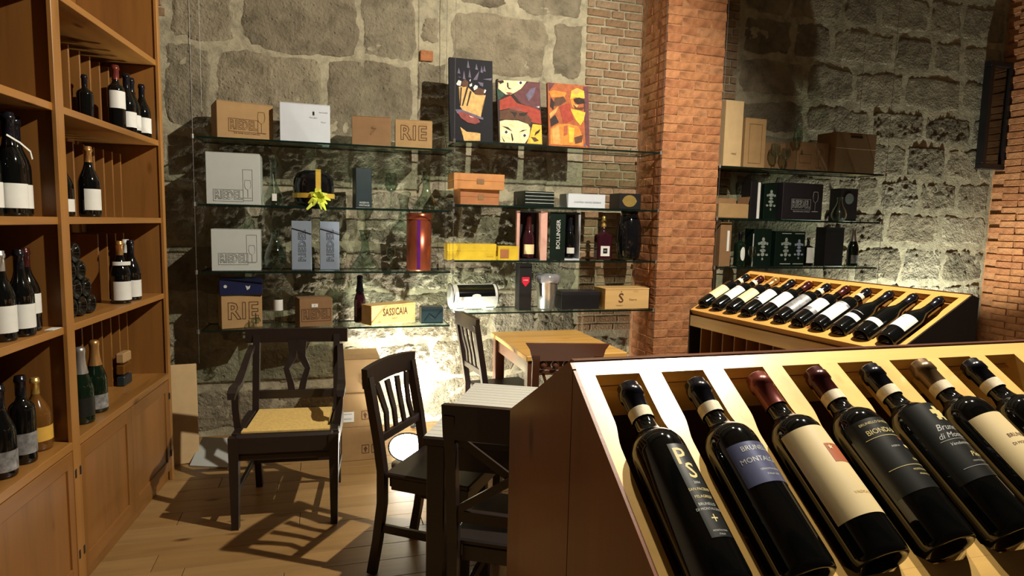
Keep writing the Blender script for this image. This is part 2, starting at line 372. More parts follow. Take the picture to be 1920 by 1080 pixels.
def brick_mesh(l, h, d, mats, k):
    bm = bmesh.new(); bx(bm, -l/2, l/2, -d/2, d/2, -h/2, h/2, 0.004)
    for v in bm.verts: v.co += Vector((noise.noise(v.co*30+Vector((k, 0, 0))), noise.noise(v.co*30+Vector((0, k, 5))), noise.noise(v.co*30+Vector((9, 0, k)))))*0.004
    me = bpy.data.meshes.new('brick'); bm.to_mesh(me); bm.free(); me.materials.append(MATS[mats[k % len(mats)]]); return me
WARM = ['brick_0', 'brick_1', 'brick_2', 'brick_3']; DULL = ['dullbrick_0', 'dullbrick_1', 'dullbrick_2']
stretch = [brick_mesh(0.239, 0.0575, 0.11, WARM, k) for k in range(8)]
header = [brick_mesh(0.114, 0.0575, 0.11, WARM, k) for k in range(8)]
dstretch = [brick_mesh(0.19, 0.050, 0.05, DULL, k) for k in range(6)]; dhead = [brick_mesh(0.105, 0.050, 0.05, DULL, k) for k in range(6)]
# brick infill strips in the back wall
def infill(x0, x1, z0, z1):
    z = z0; row = 0
    while z < z1:
        x = x0 - (0.05 if row % 2 else 0.0); k = row
        while x < x1-0.03:
            use = dstretch if (k % 3) else dhead; ln = 0.20 if (k % 3) else 0.115
            xe = min(x+ln, x1); xs = max(x, x0)
            if xe-xs > 0.04:
                o = obj_from('brick', rs.choice(use), wall_back, ((xs+xe)/2, WY+0.016+rs.uniform(-.002, .002), z+0.025), (0, R(rs.uniform(-1, 1)), 0), ((xe-xs-0.012)/(ln-0.01), 1, 1))
            x += ln; k += 1
        z += 0.0635; row += 1
infill(1.90, 2.39, 0.66, 3.5); infill(2.86, 3.24, 1.15, 3.5)
infill(-1.13, -0.96, 2.75, 2.95)
obj_from('brick', brick_mesh(.09, .07, .04, ['brick_1'], 3), wall_back, (0.69, WY, 2.66))
# brick pillar
pb = bmesh.new(); bx(pb, 2.3685, 2.844, 4.2035, WY+0.05, 0, 3.9)
pillar = structure(mesh_obj('brick_pillar', pb, 'brick_mortar'))
z = 0.03; row = 0
while z < 3.85:
    if z > 0.4:
        j = lambda: rs.uniform(-.004, .004)
        if row % 2: xs = [(2.365+0.1175, stretch), (2.365+0.3625, stretch)]
        else: xs = [(2.365+.056, header), (2.365+.236, stretch), (2.365+.42, header)]
        for cx, ms in xs: obj_from('brick', rs.choice(ms), pillar, (cx, 4.2+0.055+j(), z+0.026), (0, R(rs.uniform(-.7, .7)), R(rs.uniform(-.8, .8))))
        ys = [(4.2+0.235, stretch)] if row % 2 else [(4.2+.056+.12, header), (4.2+.056+.24, header)]
        for cy, ms in ys: obj_from('brick', rs.choice(ms), pillar, (2.365+0.055+j(), cy, z+0.026), (0, 0, R(90)))
    z += 0.0635; row += 1
z = 0.36; row = 0
while z < 3.8:
    yy = 4.6 - (0.12 if row % 2 else 0.02)
    while yy > 3.3:
        if row % 2 and yy > 4.4: pass
        obj_from('brick', rs.choice(stretch), wall_right, (6.15+0.045+rs.uniform(-.006, .006), yy-0.1175, z+0.026), (R(rs.uniform(-.8, .8)), 0, R(90)))
        yy -= 0.247
    z += 0.0635; row += 1
# dark framed notice case hung in the corner
t = thing('display_case', 'black framed glazed case hung on the stone wall in the far right corner', 'frame', (5.86, WY-0.04, 2.10))
bm = bmesh.new(); W_, H_ = 0.29, 0.98
for a in ((0, W_, 0, .05), (0, W_, H_-.05, H_), (0, .05, .05, H_-.05), (W_-.05, W_, .05, H_-.05)): bx(bm, a[0], a[1], -0.07, 0.0, a[2], a[3], 0.004)
mesh_obj('surround', bm, 'black', t); box('backing', .04, W_-.04, -0.03, -0.005, .04, H_-.04, 'charcoal', t); box('pane', .05, W_-.05, -0.052, -0.048, .05, H_-.05, 'glass', t, 0)

# ------------------------------------------------------------------ glass shelving
SH = {1: (-.74, .805, [1.975, 1.575, 1.165, .80]), 2: (.835, 2.345, [2.038, 1.618, 1.24, .88]), 3: (2.865, 4.42, [1.966, 1.573, 1.197, .83])}
bayn = {1: 'left bay', 2: 'middle bay beside the brick pillar', 3: 'right bay past the brick pillar'}
lev = ['top', 'second', 'third', 'lowest']
for b_, (xa, xb, zs) in SH.items():
    for i, z in enumerate(zs):
        bm = bmesh.new(); bx(bm, xa, xb, 4.2, 4.50, z-0.012, z-0.0005)
        o = mesh_obj('glass_shelf', bm, ['shelf_glass', 'glass_edge'])
        for p in o.data.polygons:
            if abs(p.normal.z) < 0.5: p.material_index = 1
        tag(o, 'clear glass shelf, %s level of the %s' % (lev[i], bayn[b_]), 'shelf', 'glass shelves along the stone wall')
cn = {0: 'at the left end of the glass shelves', 1: 'between the left and middle glass shelves', 2: 'on the left edge of the brick pillar', 3: 'just right of the brick pillar', 4: 'at the right end of the glass shelves'}
allz = {0: SH[1][2], 1: SH[1][2]+SH[2][2], 2: SH[2][2], 3: SH[3][2], 4: SH[3][2]}
for i, x in enumerate([-.755, .82, 2.352, 2.855, 4.435]):
    for y, fb in ((4.195, 'front'), (4.515, 'rear')):
        t = thing('steel_cable', 'thin %s steel cable %s' % (fb, cn[i]), 'cable', (x, y, 0.60), 0, 'cables holding the glass shelves')
        bm = bmesh.new(); tube(bm, [(0, 0, 0), (0, 0, 3.295)], 0.0015); mesh_obj('wire', bm, 'dull_steel', t)
        for z in allz[i]:
            bm = bmesh.new(); lathe(bm, [(0, z-.618), (.008, z-.618), (.008, z-.592), (0, z-.592)], 8); mesh_obj('clamp', bm, 'steel', t)

# ------------------------------------------------------------------ bottles
def profile(kind, r, h):
    nr = 0.0142*(h/0.30)
    base = [(0, .020), (r*.45, .016), (r*.74, .003), (r*.86, 0), (r*.96, .003), (r, .012)]
    if kind == 'bordeaux': body = [(r, .60*h), (r*.985, .63*h), (r*.90, .665*h), (r*.70, .695*h), (r*.50, .715*h), (nr*1.12, .74*h), (nr, .77*h)]
    elif kind == 'burgundy': body = [(r, .46*h), (r*.97, .51*h), (r*.86, .57*h), (r*.68, .63*h), (r*.50, .69*h), (nr*1.12, .76*h), (nr, .82*h)]
    else: body = [(r, .42*h), (r*.97, .48*h), (r*.86, .55*h), (r*.68, .62*h), (r*.50, .69*h), (nr*1.15, .78*h), (nr, .86*h)]
    return base+body+[(nr, .93*h), (nr*1.12, .935*h), (nr*1.12, .965*h), (nr, .97*h), (nr, .995*h), (0, h)], nr
BM = {}
def part_mesh(key, build, mat):
    if key not in BM:
        bm = bmesh.new(); build(bm); me = bpy.data.meshes.new(key[0]); bm.to_mesh(me); bm.free(); me.shade_smooth(); BM[key] = me
        me.materials.append(MATS[mat])
    return BM[key]
def bottle(label, loc, kind='bordeaux', r=.0375, h=.30, glass='bottle_glass', foil='foil_black', lab='label_white', lz=(.18, .44), la=1.25, band=None,
           rot=None, group=None, seg=20, name='wine_bottle', spin=0.0, cap=(.78, 1.0), second=None):
    t = thing(name, label, 'bottle', loc, 0, group)
    if rot is not None: t.rotation_euler = rot
    prof, nr = profile(kind, r, h)
    sub = thing_part = t
    obj_from('glass_body', part_mesh(('glass_body', kind, r, h, seg, glass), lambda bm: lathe(bm, prof, seg), glass), t, (0, 0, 0), (0, 0, spin))
    c0, c1 = cap
    def capm(bm):
        k = nr*1.10
        if kind == 'champagne': lathe(bm, [(nr*1.9, .66*h), (nr*1.45, .76*h), (nr*1.25, .86*h), (nr*1.3, .93*h), (nr*1.38, .95*h), (nr*1.3, .99*h), (nr*.8, 1.01*h), (0, 1.012*h)], seg)
        else: lathe(bm, [(k*1.02, c0*h), (k, (c0+.02)*h), (k, .925*h), (k*1.15, .93*h), (k*1.15, .97*h), (k*1.02, .975*h), (k*1.02, 1.0*h), (k*.9, 1.006*h), (0, 1.007*h)], seg)
    obj_from('capsule', part_mesh(('capsule', kind, r, h, seg, foil, c0), capm, foil), t)
    if band: curved_patch('neck_band', nr*1.16, (c0-.005)*h, (c0+.05)*h, -math.pi, math.pi, band, t, 16)
    if lab:
        o = curved_patch('paper_label', r+.0006, lz[0]*h, lz[1]*h, -la, la, lab, t, 40); o.rotation_euler = (0, 0, spin)
    if second:
        o = curved_patch('paper_label', r+.0006, second[0]*h, second[1]*h, -la, la, second[2], t, 40); o.rotation_euler = (0, 0, spin)
    return t

# ------------------------------------------------------------------ sloping display racks
PITCH = .1228; X0 = .0685
def hw(tt):
    a = .0205
    if tt < .125: return a
    if tt < .175: s = (tt-.125)/.05; s = s*s*(3-2*s); return a+( .0125-a)*s
    if tt < .388: return .0125
    return min(.032, .0125+(tt-.388)*1.15)
def rack(label, loc, rz, Zr, th, n, rear, low_pitch, wood_='rackpine', PITCH=.1228, KS=1.0):
    c, s = math.cos(th), math.sin(th); T = .465; W = X0*2+PITCH*(n-1)
    S = lambda x, t_, u: Vector((x, -t_*c-u*s, Zr-t_*s+u*c))
    root = thing('wine_display_rack', label, 'display rack', loc, rz)
    ts = [0.03, .06, .10, .125, .135, .145, .155, .165, .175, .22, .28, .35, .388, .395, .40, .405]; ts = [q*KS if q > .03 else q for q in ts]; hk = lambda q: hw(q/KS)
    for i in range(n-1):
        cx = X0+PITCH*(i+.5); pts = [(cx-hk(k), k) for k in ts]+[(cx+hk(k), k) for k in ts[::-1]]
        bm = bmesh.new(); prism(bm, pts, S, -.05, 0); o = mesh_obj('slat', bm, wood_+'_y', root)
    for side in (0, 1):
        pts = [(0, k) for k in ts]+[(0.029 if k < .125 else hk(k)+.0085, k) for k in ts[::-1]]
        if side: pts = [(W-a, b) for a, b in pts]
        bm = bmesh.new(); prism(bm, pts, S, -.05, 0); mesh_obj('end_slat', bm, wood_+'_y', root)
    bm = bmesh.new(); prism(bm, [(0, 0), (W, 0), (W, .03), (0, .03)], S, -.028, 0); mesh_obj('top_rail', bm, wood_+'_x', root)
    bm = bmesh.new(); prism(bm, [(0, .4052*KS), (W, .4052*KS), (W, T), (0, T)], S, -.028, 0); mesh_obj('bottom_rail', bm, wood_+'_x', root)
    bm = bmesh.new(); bx(bm, 0, W, .001, .014, Zr-.03, Zr+.004, .001); mesh_obj('ridge_strip', bm, 'redwood_x', root)
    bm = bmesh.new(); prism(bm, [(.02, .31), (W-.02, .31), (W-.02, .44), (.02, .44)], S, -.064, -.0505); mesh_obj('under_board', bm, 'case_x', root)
    bm = bmesh.new(); prism(bm, [(.02, .031), (W-.02, .031), (W-.02, .042), (.02, .042)], S, -.095, -.0285); mesh_obj('neck_board', bm, wood_+'_x', root)
    # side walls of every slot near the top (behind the slats)
    yb, zb = (.345, Zr-.181) if rear else (.045, Zr-.012); yf = -T*c; zf = Zr-T*s
    for side, x in ((0, -.006), (1, W)):
        for (pa) in ([(yb, 0), (yb, zb), (.0, Zr), (-.012, Zr-.008), (-.012, 0)], [(-.015, 0), (-.015, Zr-.010), (yf, zf), (yf, 0)]):
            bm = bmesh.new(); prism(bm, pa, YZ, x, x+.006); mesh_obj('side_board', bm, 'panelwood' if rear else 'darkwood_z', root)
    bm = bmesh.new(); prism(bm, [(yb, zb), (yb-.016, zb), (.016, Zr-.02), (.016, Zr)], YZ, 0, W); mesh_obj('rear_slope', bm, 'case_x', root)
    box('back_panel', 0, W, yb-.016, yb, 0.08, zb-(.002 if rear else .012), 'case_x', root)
    box('front_beam', 0, W, yf+.002, yf+.022, zf-.092, zf-.030, 'rackpine_x', root)
    nd = int(W/low_pitch)
    for i in range(1, nd):
        x = i*low_pitch; box('divider', x-.004, x+.004, yf+.012, yb-.02, .12, zf-.094, 'pine_z', root, .001)
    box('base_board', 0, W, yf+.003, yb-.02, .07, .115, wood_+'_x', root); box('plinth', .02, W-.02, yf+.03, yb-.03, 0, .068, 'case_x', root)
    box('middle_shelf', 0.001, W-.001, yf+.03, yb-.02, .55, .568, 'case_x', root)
    return root, S
th1 = R(34)
RK1 = (.395, .964, 0)
rack('large pine wine display rack with sloping slotted top in the right foreground', RK1, 0, 1.27, th1, 12, 1, .122)
AX1 = R(-90)+th1
def slot1(k, tbase, u=.010):
    return (RK1[0]+X0+PITCH*k, RK1[1]-tbase*math.cos(th1)-u*math.sin(th1), 1.27-tbase*math.sin(th1)+u*math.cos(th1))
G1 = 'wine bottles lying in the front display rack'
BR, BH = .0415, .335
def b1(k, label, tb=.405, **kw):
    return bottle(label, slot1(k, tb, kw.pop('u', .012)), r=BR, h=BH, rot=(AX1, 0, 0), group=G1, seg=48, **kw)
o = b1(0, 'leftmost bottle in the front rack, narrow black label with gold lettering', .405, lab='label_black', lz=(.16, .58), la=.42, band='band_paper', cap=(.80, 1))
rr = BR+.0009
curved_text('P', .038, 'gold_print', o, rr, .172, -.14, bold=.0004).scale.z = 1; curved_text('S', .034, 'gold_print', o, rr, .149, .02, bold=.0004)
curved_text('2004', .0055, 'silver_print', o, rr, .131); curved_text('SAN PACENTI', .0058, 'gold_print', o, rr, .121)
curved_text('PELAGRILLI', .0058, 'gold_print', o, rr, .110); curved_text('BRUNELLO', .0058, 'silver_print', o, rr, .099); curved_text('DI MONTALCINO', .0052, 'silver_print', o, rr, .092)
curved_text('+', .022, 'gold_print', o, rr, .078); curved_text('MONTALCINO', .0035, 'silver_print', o, rr, .062); curved_text('ITALIA', .0035, 'silver_print', o, rr, .057)
o = b1(1, 'second bottle from the left in the front rack, slate-blue label', .405, lab='label_slate', lz=(.36, .56), la=1.1, band='band_paper', cap=(.80, 1))
curved_text('BRUNELLO', .0115, 'silver_print', o, rr, .176); curved_text('MONTALCINO', .0115, 'silver_print', o, rr, .157); curved_text('DENOMINAZIONE', .0042, 'silver_print', o, rr, .140); curved_text('ITALIA 2004', .0042, 'silver_print', o, rr, .132)
o = b1(2, 'bottle with tall cream label, rust-red square and red capsule in the front rack', .40, lab='label_cream', lz=(.16, .60), la=1.5, foil='foil_red', cap=(.80, 1))
curved_poly('stamp', [(-.016, -.017), (.018, -.017), (.018, .015), (-.016, .015)], BR+.0009, .152, 'red_print', o, .1)
st = [(.0042*(1 if i % 2 == 0 else .42)*math.sin(i*math.pi/5), .0042*(1 if i % 2 == 0 else .42)*math.cos(i*math.pi/5)) for i in range(10)]
curved_poly('star', [(a*1.25, b*1.25) for a, b in st], BR+.0014, .160, 'label_cream', o, -.10)
curved_text('VALDICAVA', .006, 'amber_label', o, rr, .085)
o = b1(3, 'bottle with charcoal label, gold lettering and a small crest in the front rack', .395, lab='label_black', lz=(.22, .60), la=1.5, foil='foil_maroon', band='band_paper', cap=(.79, 1))
curved_text('BRUNELLO DI MONTALCINO', .0062, 'gold_print', o, rr, .192); curved_text('BIONDI-SANTI', .0125, 'gold_print', o, rr, .176, space=.95)
curved_patch('rule', BR+.0010, .166, .1668, -1.1, 1.1, 'gold_print', o)
curved_poly('crest', [(-.009, .010), (.009, .010), (.010, -.002), (0, -.014), (-.010, -.002)], BR+.0009, .148, 'navy', o, .35)
curved_poly('crest', [(-.0085, .014), (.0085, .014), (.005, .010), (-.005, .010)], BR+.0013, .148, 'red_print', o, .35)
curved_poly('crest', [(-.009, .001), (.009, .001), (.008, -.004), (-.008, -.004)], BR+.0014, .147, 'gold_print', o, .35)
curved_text('RISERVA', .0042, 'silver_print', o, rr, .146, -.25); curved_text('GREPPO', .0055, 'gold_print', o, rr, .122, .3)
curved_patch('rule', BR+.0010, .112, .1128, -1.1, 1.1, 'gold_print', o)
curved_text('MONTALCINO - ITALIA', .0045, 'gold_print', o, rr, .104, .25); curved_text('PRODUCT OF ITALY', .004, 'gold_print', o, rr, .096, .25)
o = b1(4, 'bottle with black label, golden crest and white script in the front rack', .395, lab='label_black', lz=(.24, .66), la=1.4, band='band_paper', cap=(.80, 1))
for dx, dz, q in ((0, 0, .010), (-.009, .005, .006), (.009, .005, .006), (0, .012, .006), (-.007, -.008, .005), (.007, -.008, .005)):
    curved_poly('crest', [(dx+q*math.sin(i*math.pi/4)*(1 if i % 2 else .75), dz+q*math.cos(i*math.pi/4)*(1 if i % 2 else .75)) for i in range(8)], BR+.001+.0001*q*100, .197, 'gold_print', o)
curved_text('Brunello', .016, 'silver_print', o, rr, .171, -.05, shear=.35); curved_text('di Montalcino', .014, 'silver_print', o, rr, .156, .05, shear=.35)
curved_patch('rule', BR+.0010, .148, .1486, -.9, .9, 'silver_print', o); curved_text('Vendemmia 2004', .008, 'silver_print', o, rr, .140, shear=.35)
curved_text('Pieve', .013, 'gold_print', o, rr, .119, .1, shear=.35); curved_text('MONTALCINO ITALIA', .004, 'silver_print', o, rr, .107, .1); curved_patch('rule', BR+.0010, .099, .0996, -.9, .9, 'silver_print', o)
o = b1(5, 'bottle with olive-brown capsule and wide cream label near the right of the front rack', .39, lab='label_cream', lz=(.18, .56), la=1.3, foil='foil_brown', band='band_paper', cap=(.79, 1))
curved_text('BRUNELLO', .010, 'card_print', o, rr, .14); curved_text('DI MONTALCINO', .007, 'card_print', o, rr, .125)
o = b1(6, 'front rack, last bottle at the right edge of the photo, paper neck band', .395, lab='label_cream', lz=(.16, .56), la=1.1, band='band_paper', cap=(.80, 1))

for t_ in [q for q in col.objects if q.get('group') == G1]:
    for ch in t_.children:
        if ch.name.split('.')[0] in ('paper_label', 'lettering', 'crest', 'stamp', 'star', 'rule'): ch.rotation_euler.z = .22

# second rack: ridge runs from far left to near right
th2 = R(27.5); RK2 = (2.385, 3.15, 0); ZR2 = 1.25; PT2 = .1105; rz2 = R(-84.4)
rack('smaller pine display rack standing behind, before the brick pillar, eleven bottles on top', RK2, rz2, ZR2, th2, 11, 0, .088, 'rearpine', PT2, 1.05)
M2 = Matrix.Translation(RK2) @ Matrix.Rotation(rz2, 4, 'Z')
lab2 = [('label_cream', (.20, .50), 'foil_black', 'band_paper', 'bordeaux', 'first bottle at the far end, cream strip label'), ('label_white', (.24, .54), 'foil_maroon', 'band_paper', 'bordeaux', 'second bottle from the far end, white label and maroon capsule'),
        ('label_cream', (.22, .52), 'foil_gold', None, 'bordeaux', 'third bottle from the far end, plain ivory label and gilt capsule'), ('label_white', (.26, .56), 'foil_black', None, 'bordeaux', 'fourth bottle from the far end, white label with small dark stamp'),
        ('label_white', (.24, .55), 'foil_maroon', None, 'bordeaux', 'fifth bottle from the far end, white label with dark-red capsule'), ('label_grey', (.20, .55), 'foil_black', 'band_paper', 'bordeaux', 'middle bottle with mottled silver-grey label'),
        ('label_white', (.22, .52), 'foil_maroon', None, 'bordeaux', 'fifth bottle from the near end, white label with grey lower stripe'), ('label_white', (.16, .50), 'foil_black', 'band_paper', 'bordeaux', 'fourth bottle from the near end, broad white label with lace-like top edge'),
        ('label_white', (.22, .30), 'foil_black', None, 'burgundy', 'third bottle from the near end, narrow white stripe label'), ('label_white', (.20, .28), 'foil_black', None, 'burgundy', 'second bottle from the near end, slim white stripe label'),
        ('label_white', (.20, .44), 'foil_black', None, 'burgundy', 'nearest bottle with plain white label')]
for k, (lb, lz, fo, bd, kd, txt) in enumerate(lab2):
    c, s = math.cos(th2), math.sin(th2); tb = .425; u = .012
    p = M2 @ Vector((X0+PT2*k, -tb*c-u*s, ZR2-tb*s+u*c))
    rm = (Matrix.Rotation(rz2, 4, 'Z') @ Matrix.Rotation(R(-90)+th2, 4, 'X')).to_euler()
    o = bottle('rear rack, '+txt, p, kd, .0405, .345, lab=lb, lz=lz, la=1.2, foil=fo, band=bd, rot=rm, group='wine bottles lying in the rear display rack', seg=28, cap=(.80, 1))
    rr2 = .0405+.0012
    if k == 3: curved_poly('stamp', [(-.009, -.007), (.009, -.007), (.009, .007), (-.009, .007)], rr2, .10, 'black', o)
    if k == 6: curved_patch('stripe', rr2, .075, .10, -1.2, 1.2, 'label_grey', o)
    if k == 7: curved_patch('stripe', rr2, .166, .178, -1.2, 1.2, 'label_grey', o)
    if k in (1, 7, 10): curved_text({1: 'Rosso', 7: 'Tenuta', 10: 'VINO'}[k], .012, 'grey_print', o, rr2, lz[1]*.345-.02)
    if k == 8: curved_patch('stripe', rr2, .125, .128, -1.0, 1.0, 'label_grey', o)
# bottles inside the rear rack's lower cells
for i, (kx, zz) in enumerate(((3, .66), (6, .60), (1, .60))):
    p = M2 @ Vector((.088*kx+.044, .05, .61)); rm = (Matrix.Rotation(rz2, 4, 'Z') @ Matrix.Rotation(R(90), 4, 'X')).to_euler()
    bottle(['bottle lying in the fourth lower cell of the rear rack', 'bottle lying in the seventh lower cell of the rear rack', 'bottle lying in the second lower cell of the rear rack'][i], p, r=.0365, rot=rm, lab='label_white', foil='foil_silver', group='bottles in the lower cells of the rear rack')

# ------------------------------------------------------------------ bookcase
BC = (-.976, 2.5, 0); RZB = R(90-4.73)
bc = thing('bookcase', 'tall pine wine bookcase with cupboards along the left side', 'bookcase', BC, RZB)
XL, XM, XR_ = -.92, .27, 1.40; D = .37; TOP = 2.85
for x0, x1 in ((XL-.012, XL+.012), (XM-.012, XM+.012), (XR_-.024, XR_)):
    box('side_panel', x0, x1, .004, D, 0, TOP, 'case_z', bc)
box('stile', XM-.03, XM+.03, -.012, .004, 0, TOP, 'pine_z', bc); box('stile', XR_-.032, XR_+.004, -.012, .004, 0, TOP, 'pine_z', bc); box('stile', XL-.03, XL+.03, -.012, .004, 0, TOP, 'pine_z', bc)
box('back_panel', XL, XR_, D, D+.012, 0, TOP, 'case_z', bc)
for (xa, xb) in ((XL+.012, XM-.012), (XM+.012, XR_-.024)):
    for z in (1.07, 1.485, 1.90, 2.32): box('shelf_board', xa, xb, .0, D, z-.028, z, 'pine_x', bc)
    box('worktop', xa, xb, -.010, D, .588, .62, 'pine_x', bc)
    box('top_board', xa, xb, .0, D, TOP-.03, TOP, 'case_x', bc)
    box('plinth', xa, xb, .01, .03, 0, .06, 'case_x', bc)
    mid = (xa+xb)/2; n = 0
    for (da, db) in ((xa+.003, mid-.002), (mid+.002, xb-.003)):
        n += 1
        d = box('door', da+.04, db-.04, .0, .012, .12, .53, 'case_z', bc)
        for q in ((da, da+.055, .065, .582), (db-.055, db, .065, .582)): box('door_stile', q[0], q[1], -.008, .012, q[2], q[3], 'case_z', d)
        for q in ((.065, .125), (.522, .582)): box('door_rail', da+.0552, db-.0552, -.0075, .012, q[0], q[1], 'case_x', d)
        hx = da+.004 if n == 1 else db-.004
        for hz in (.16, .49): box('hinge', hx-.006, hx+.006, -.014, -.007, hz-.018, hz+.018, 'black', d)
    # partition boards set back inside every bay
    for bi, (z0, z1) in enumerate(((.62, 1.04), (1.07, 1.455), (1.485, 1.87), (1.90, 2.29))):
        k = 0; x = xa+.09
        while x < xb-.04:
            if not (xa > 0 and bi == 1 and x < .9):
                box('partition', x-.006, x+.006, .17, D-.001, z0+.0005, z0+(z1-z0)*.86, 'case_z', bc, .0008)
            x += .105
def bcp(t_, d, z): return Matrix.Translation(BC) @ Matrix.Rotation(RZB, 4, 'Z') @ Vector((t_, d, z))
def bb(t_, z, label, d=.06, **kw):
    face = kw.pop('face', R(75)); return bottle(label, bcp(t_, d, z), rot=(0, 0, face), **kw)
g = 'bottles on the upper right bookcase shelf'
bb(.99, 1.90, 'upper right bookcase shelf, bottle with red capsule and square white label', foil='foil_red', lz=(.33, .60), group=g, face=R(40))
bb(1.12, 1.90, 'upper right bookcase shelf, second bottle from the left with low white label', kind='burgundy', r=.040, h=.29, group=g, face=R(40), lz=(.10, .36))
bb(1.225, 1.90, 'upper right bookcase shelf, third bottle from the left with low white label', kind='burgundy', r=.040, h=.29, group=g, face=R(40), lz=(.10, .36), d=.075)
bb(1.325, 1.90, 'upper right bookcase shelf, last bottle beside the end panel with divided label', kind='burgundy', r=.040, h=.28, group=g, face=R(40), lz=(.10, .38))
bb(.845, 1.90, 'upper right bookcase shelf, dark unlabelled bottle standing back between partitions', lab=None, r=.033, h=.22, group=g, d=.135)
bb(.66, 1.485, 'lone dark bottle with gilt capsule on the middle right bookcase shelf', kind='burgundy', r=.042, foil='foil_gold', lz=(.10, .40), face=R(62), h=.30)
bb(.56, 1.485, 'dark bottle partly hidden behind the lone gilt capsule bottle', kind='burgundy', r=.040, foil='foil_black', lz=(.08, .28), d=.12, h=.26)
bb(.325, 1.485, 'small bottle with cream label tucked behind the bookcase post', r=.03, h=.20, lab='label_cream', lz=(.1, .6), d=.06, foil='foil_black')
g = 'large bottles on the middle left bookcase shelf'
L4 = [(-.10, 'cream', 'middle left bookcase shelf, leftmost big bottle with cream label'), (.00, 'white', 'middle left bookcase shelf, second big bottle from the left'), (.09, 'white', 'middle left bookcase shelf, third big bottle, string tag across its shoulder'), (.185, 'white', 'middle left bookcase shelf, big bottle next to the post')]
for i, (tt, lc, lb_) in enumerate(L4):
    o = bb(tt, 1.485, lb_, d=.07+.03*(i % 2), kind='burgundy', r=.045, h=.35, lab='label_'+lc, lz=(.08, .32), group=g, face=R(62), foil='foil_maroon' if i == 1 else 'foil_black')
    if i == 2:
        bm = bmesh.new(); ribbon(bm, [(-.05, -.05, .27), (0, -.045, .25), (.04, -.04, .225), (.055, -.03, .20)], .006, .002, (0, -1, 0)); mesh_obj('tag_string', bm, 'label_white', o)
g = 'bottles on the lower left bookcase shelf'
bb(-.03, 1.07, 'lower left bookcase shelf, leftmost bottle with silver capsule', kind='burgundy', r=.040, foil='foil_silver', group=g, face=R(62), lz=(.1, .4))
bb(.065, 1.07, 'lower left bookcase shelf, middle bottle with white label', kind='burgundy', r=.040, group=g, face=R(62), lz=(.1, .38), d=.05)
bb(.165, 1.07, 'lower left bookcase shelf, right bottle with high white label', kind='burgundy', r=.042, group=g, face=R(62), lz=(.22, .46), d=.08, foil='foil_maroon')
tag(box('price_card', .16, .225, -.002, .03, 1.0708, 1.0725, 'label_white', None), 'small white price card lying on the lower left bookcase shelf', 'card').matrix_world = Matrix.Translation(BC) @ Matrix.Rotation(RZB, 4, 'Z')
g = 'bottles on the left cupboard top'
bb(-.08, .62, 'left cupboard top, leftmost dark bottle with pale low label', kind='burgundy', r=.043, h=.31, group=g, face=R(62), lab='label_grey', lz=(.08, .3))
bb(.05, .62, 'left cupboard top, tall dark bottle with ornate silver square label', kind='bordeaux', r=.040, h=.31, group=g, face=R(62), lab='label_grey', lz=(.12, .36))
o = bb(.185, .62, 'left cupboard top, amber decanter bottle with golden wave label next to post', kind='burgundy', r=.048, h=.27, group=g, face=R(62), glass='brown_glass', foil='gold', lab='amber_label', lz=(.14, .34), d=.08)
g = 'bottles standing on the lower right bookcase shelf'
bb(.955, 1.07, 'lower right bookcase shelf, front bottle with gilt capsule and wide white label', kind='burgundy', r=.043, foil='foil_gold', group=g, face=R(40), lz=(.06, .36), second=(.62, .68, 'label_white'))
bb(1.09, 1.07, 'lower right bookcase shelf, middle bottle with dark capsule', kind='burgundy', r=.042, group=g, face=R(40), lz=(.06, .34))
bb(1.17, 1.07, 'lower right bookcase shelf, rear bottle with white capsule', kind='burgundy', r=.041, foil='label_white', group=g, face=R(40), lz=(.06, .34), d=.11)
g = 'dark bottles lying in a pile at the bookcase post'
k = 0
names = ['bottom row left', 'bottom row second', 'bottom row third', 'bottom row right', 'middle row left', 'middle row centre', 'middle row right', 'upper row left', 'upper row right', 'topmost']
for (tt, zz) in ((.36, .043), (.446, .043), (.532, .043), (.618, .043), (.403, .118), (.489, .118), (.575, .118), (.446, .193), (.532, .193), (.489, .268)):
    rm = (Matrix.Rotation(RZB, 4, 'Z') @ Matrix.Rotation(R(-90), 4, 'X')).to_euler()
    bottle('bottle lying base outward in the bookcase pile, '+names[k], bcp(tt, .05, 1.07+zz), kind='bordeaux', r=.0425, h=.30, rot=rm, lab='label_white' if k in (6, 9) else None, group=g); k += 1
g = 'sparkling bottles on the right cupboard top'
bb(.50, .62, 'right cupboard top, sparkling bottle with silver foil', kind='champagne', r=.045, h=.32, glass='green_glass', foil='foil_silver', lab='label_black', group=g, face=R(62), lz=(.1, .35))
bb(.66, .62, 'right cupboard top, sparkling bottle with gold foil', kind='champagne', r=.045, h=.32, glass='green_glass', foil='foil_gold', lab='label_grey', group=g, face=R(50), lz=(.06, .26), d=.07)
bb(.425, .62, 'right cupboard top, bottle with light green neck label by the post', kind='burgundy', r=.042, h=.29, glass='green_glass', lab='green_label', group=g, face=R(62), lz=(.58, .66), d=.14)
t = thing('glass_miniature_set', 'small glass flasks stacked on the right cupboard top by the end panel', 'glassware', bcp(1.14, .13, .62), RZB)
for i, z in enumerate((0, .06, .12)):
    bm = bmesh.new(); bx(bm, -.05, .05, -.02, .02, z, z+.052, .006); mesh_obj('flask', bm, ['dark_teal', 'brown_glass', 'card'][i], t)

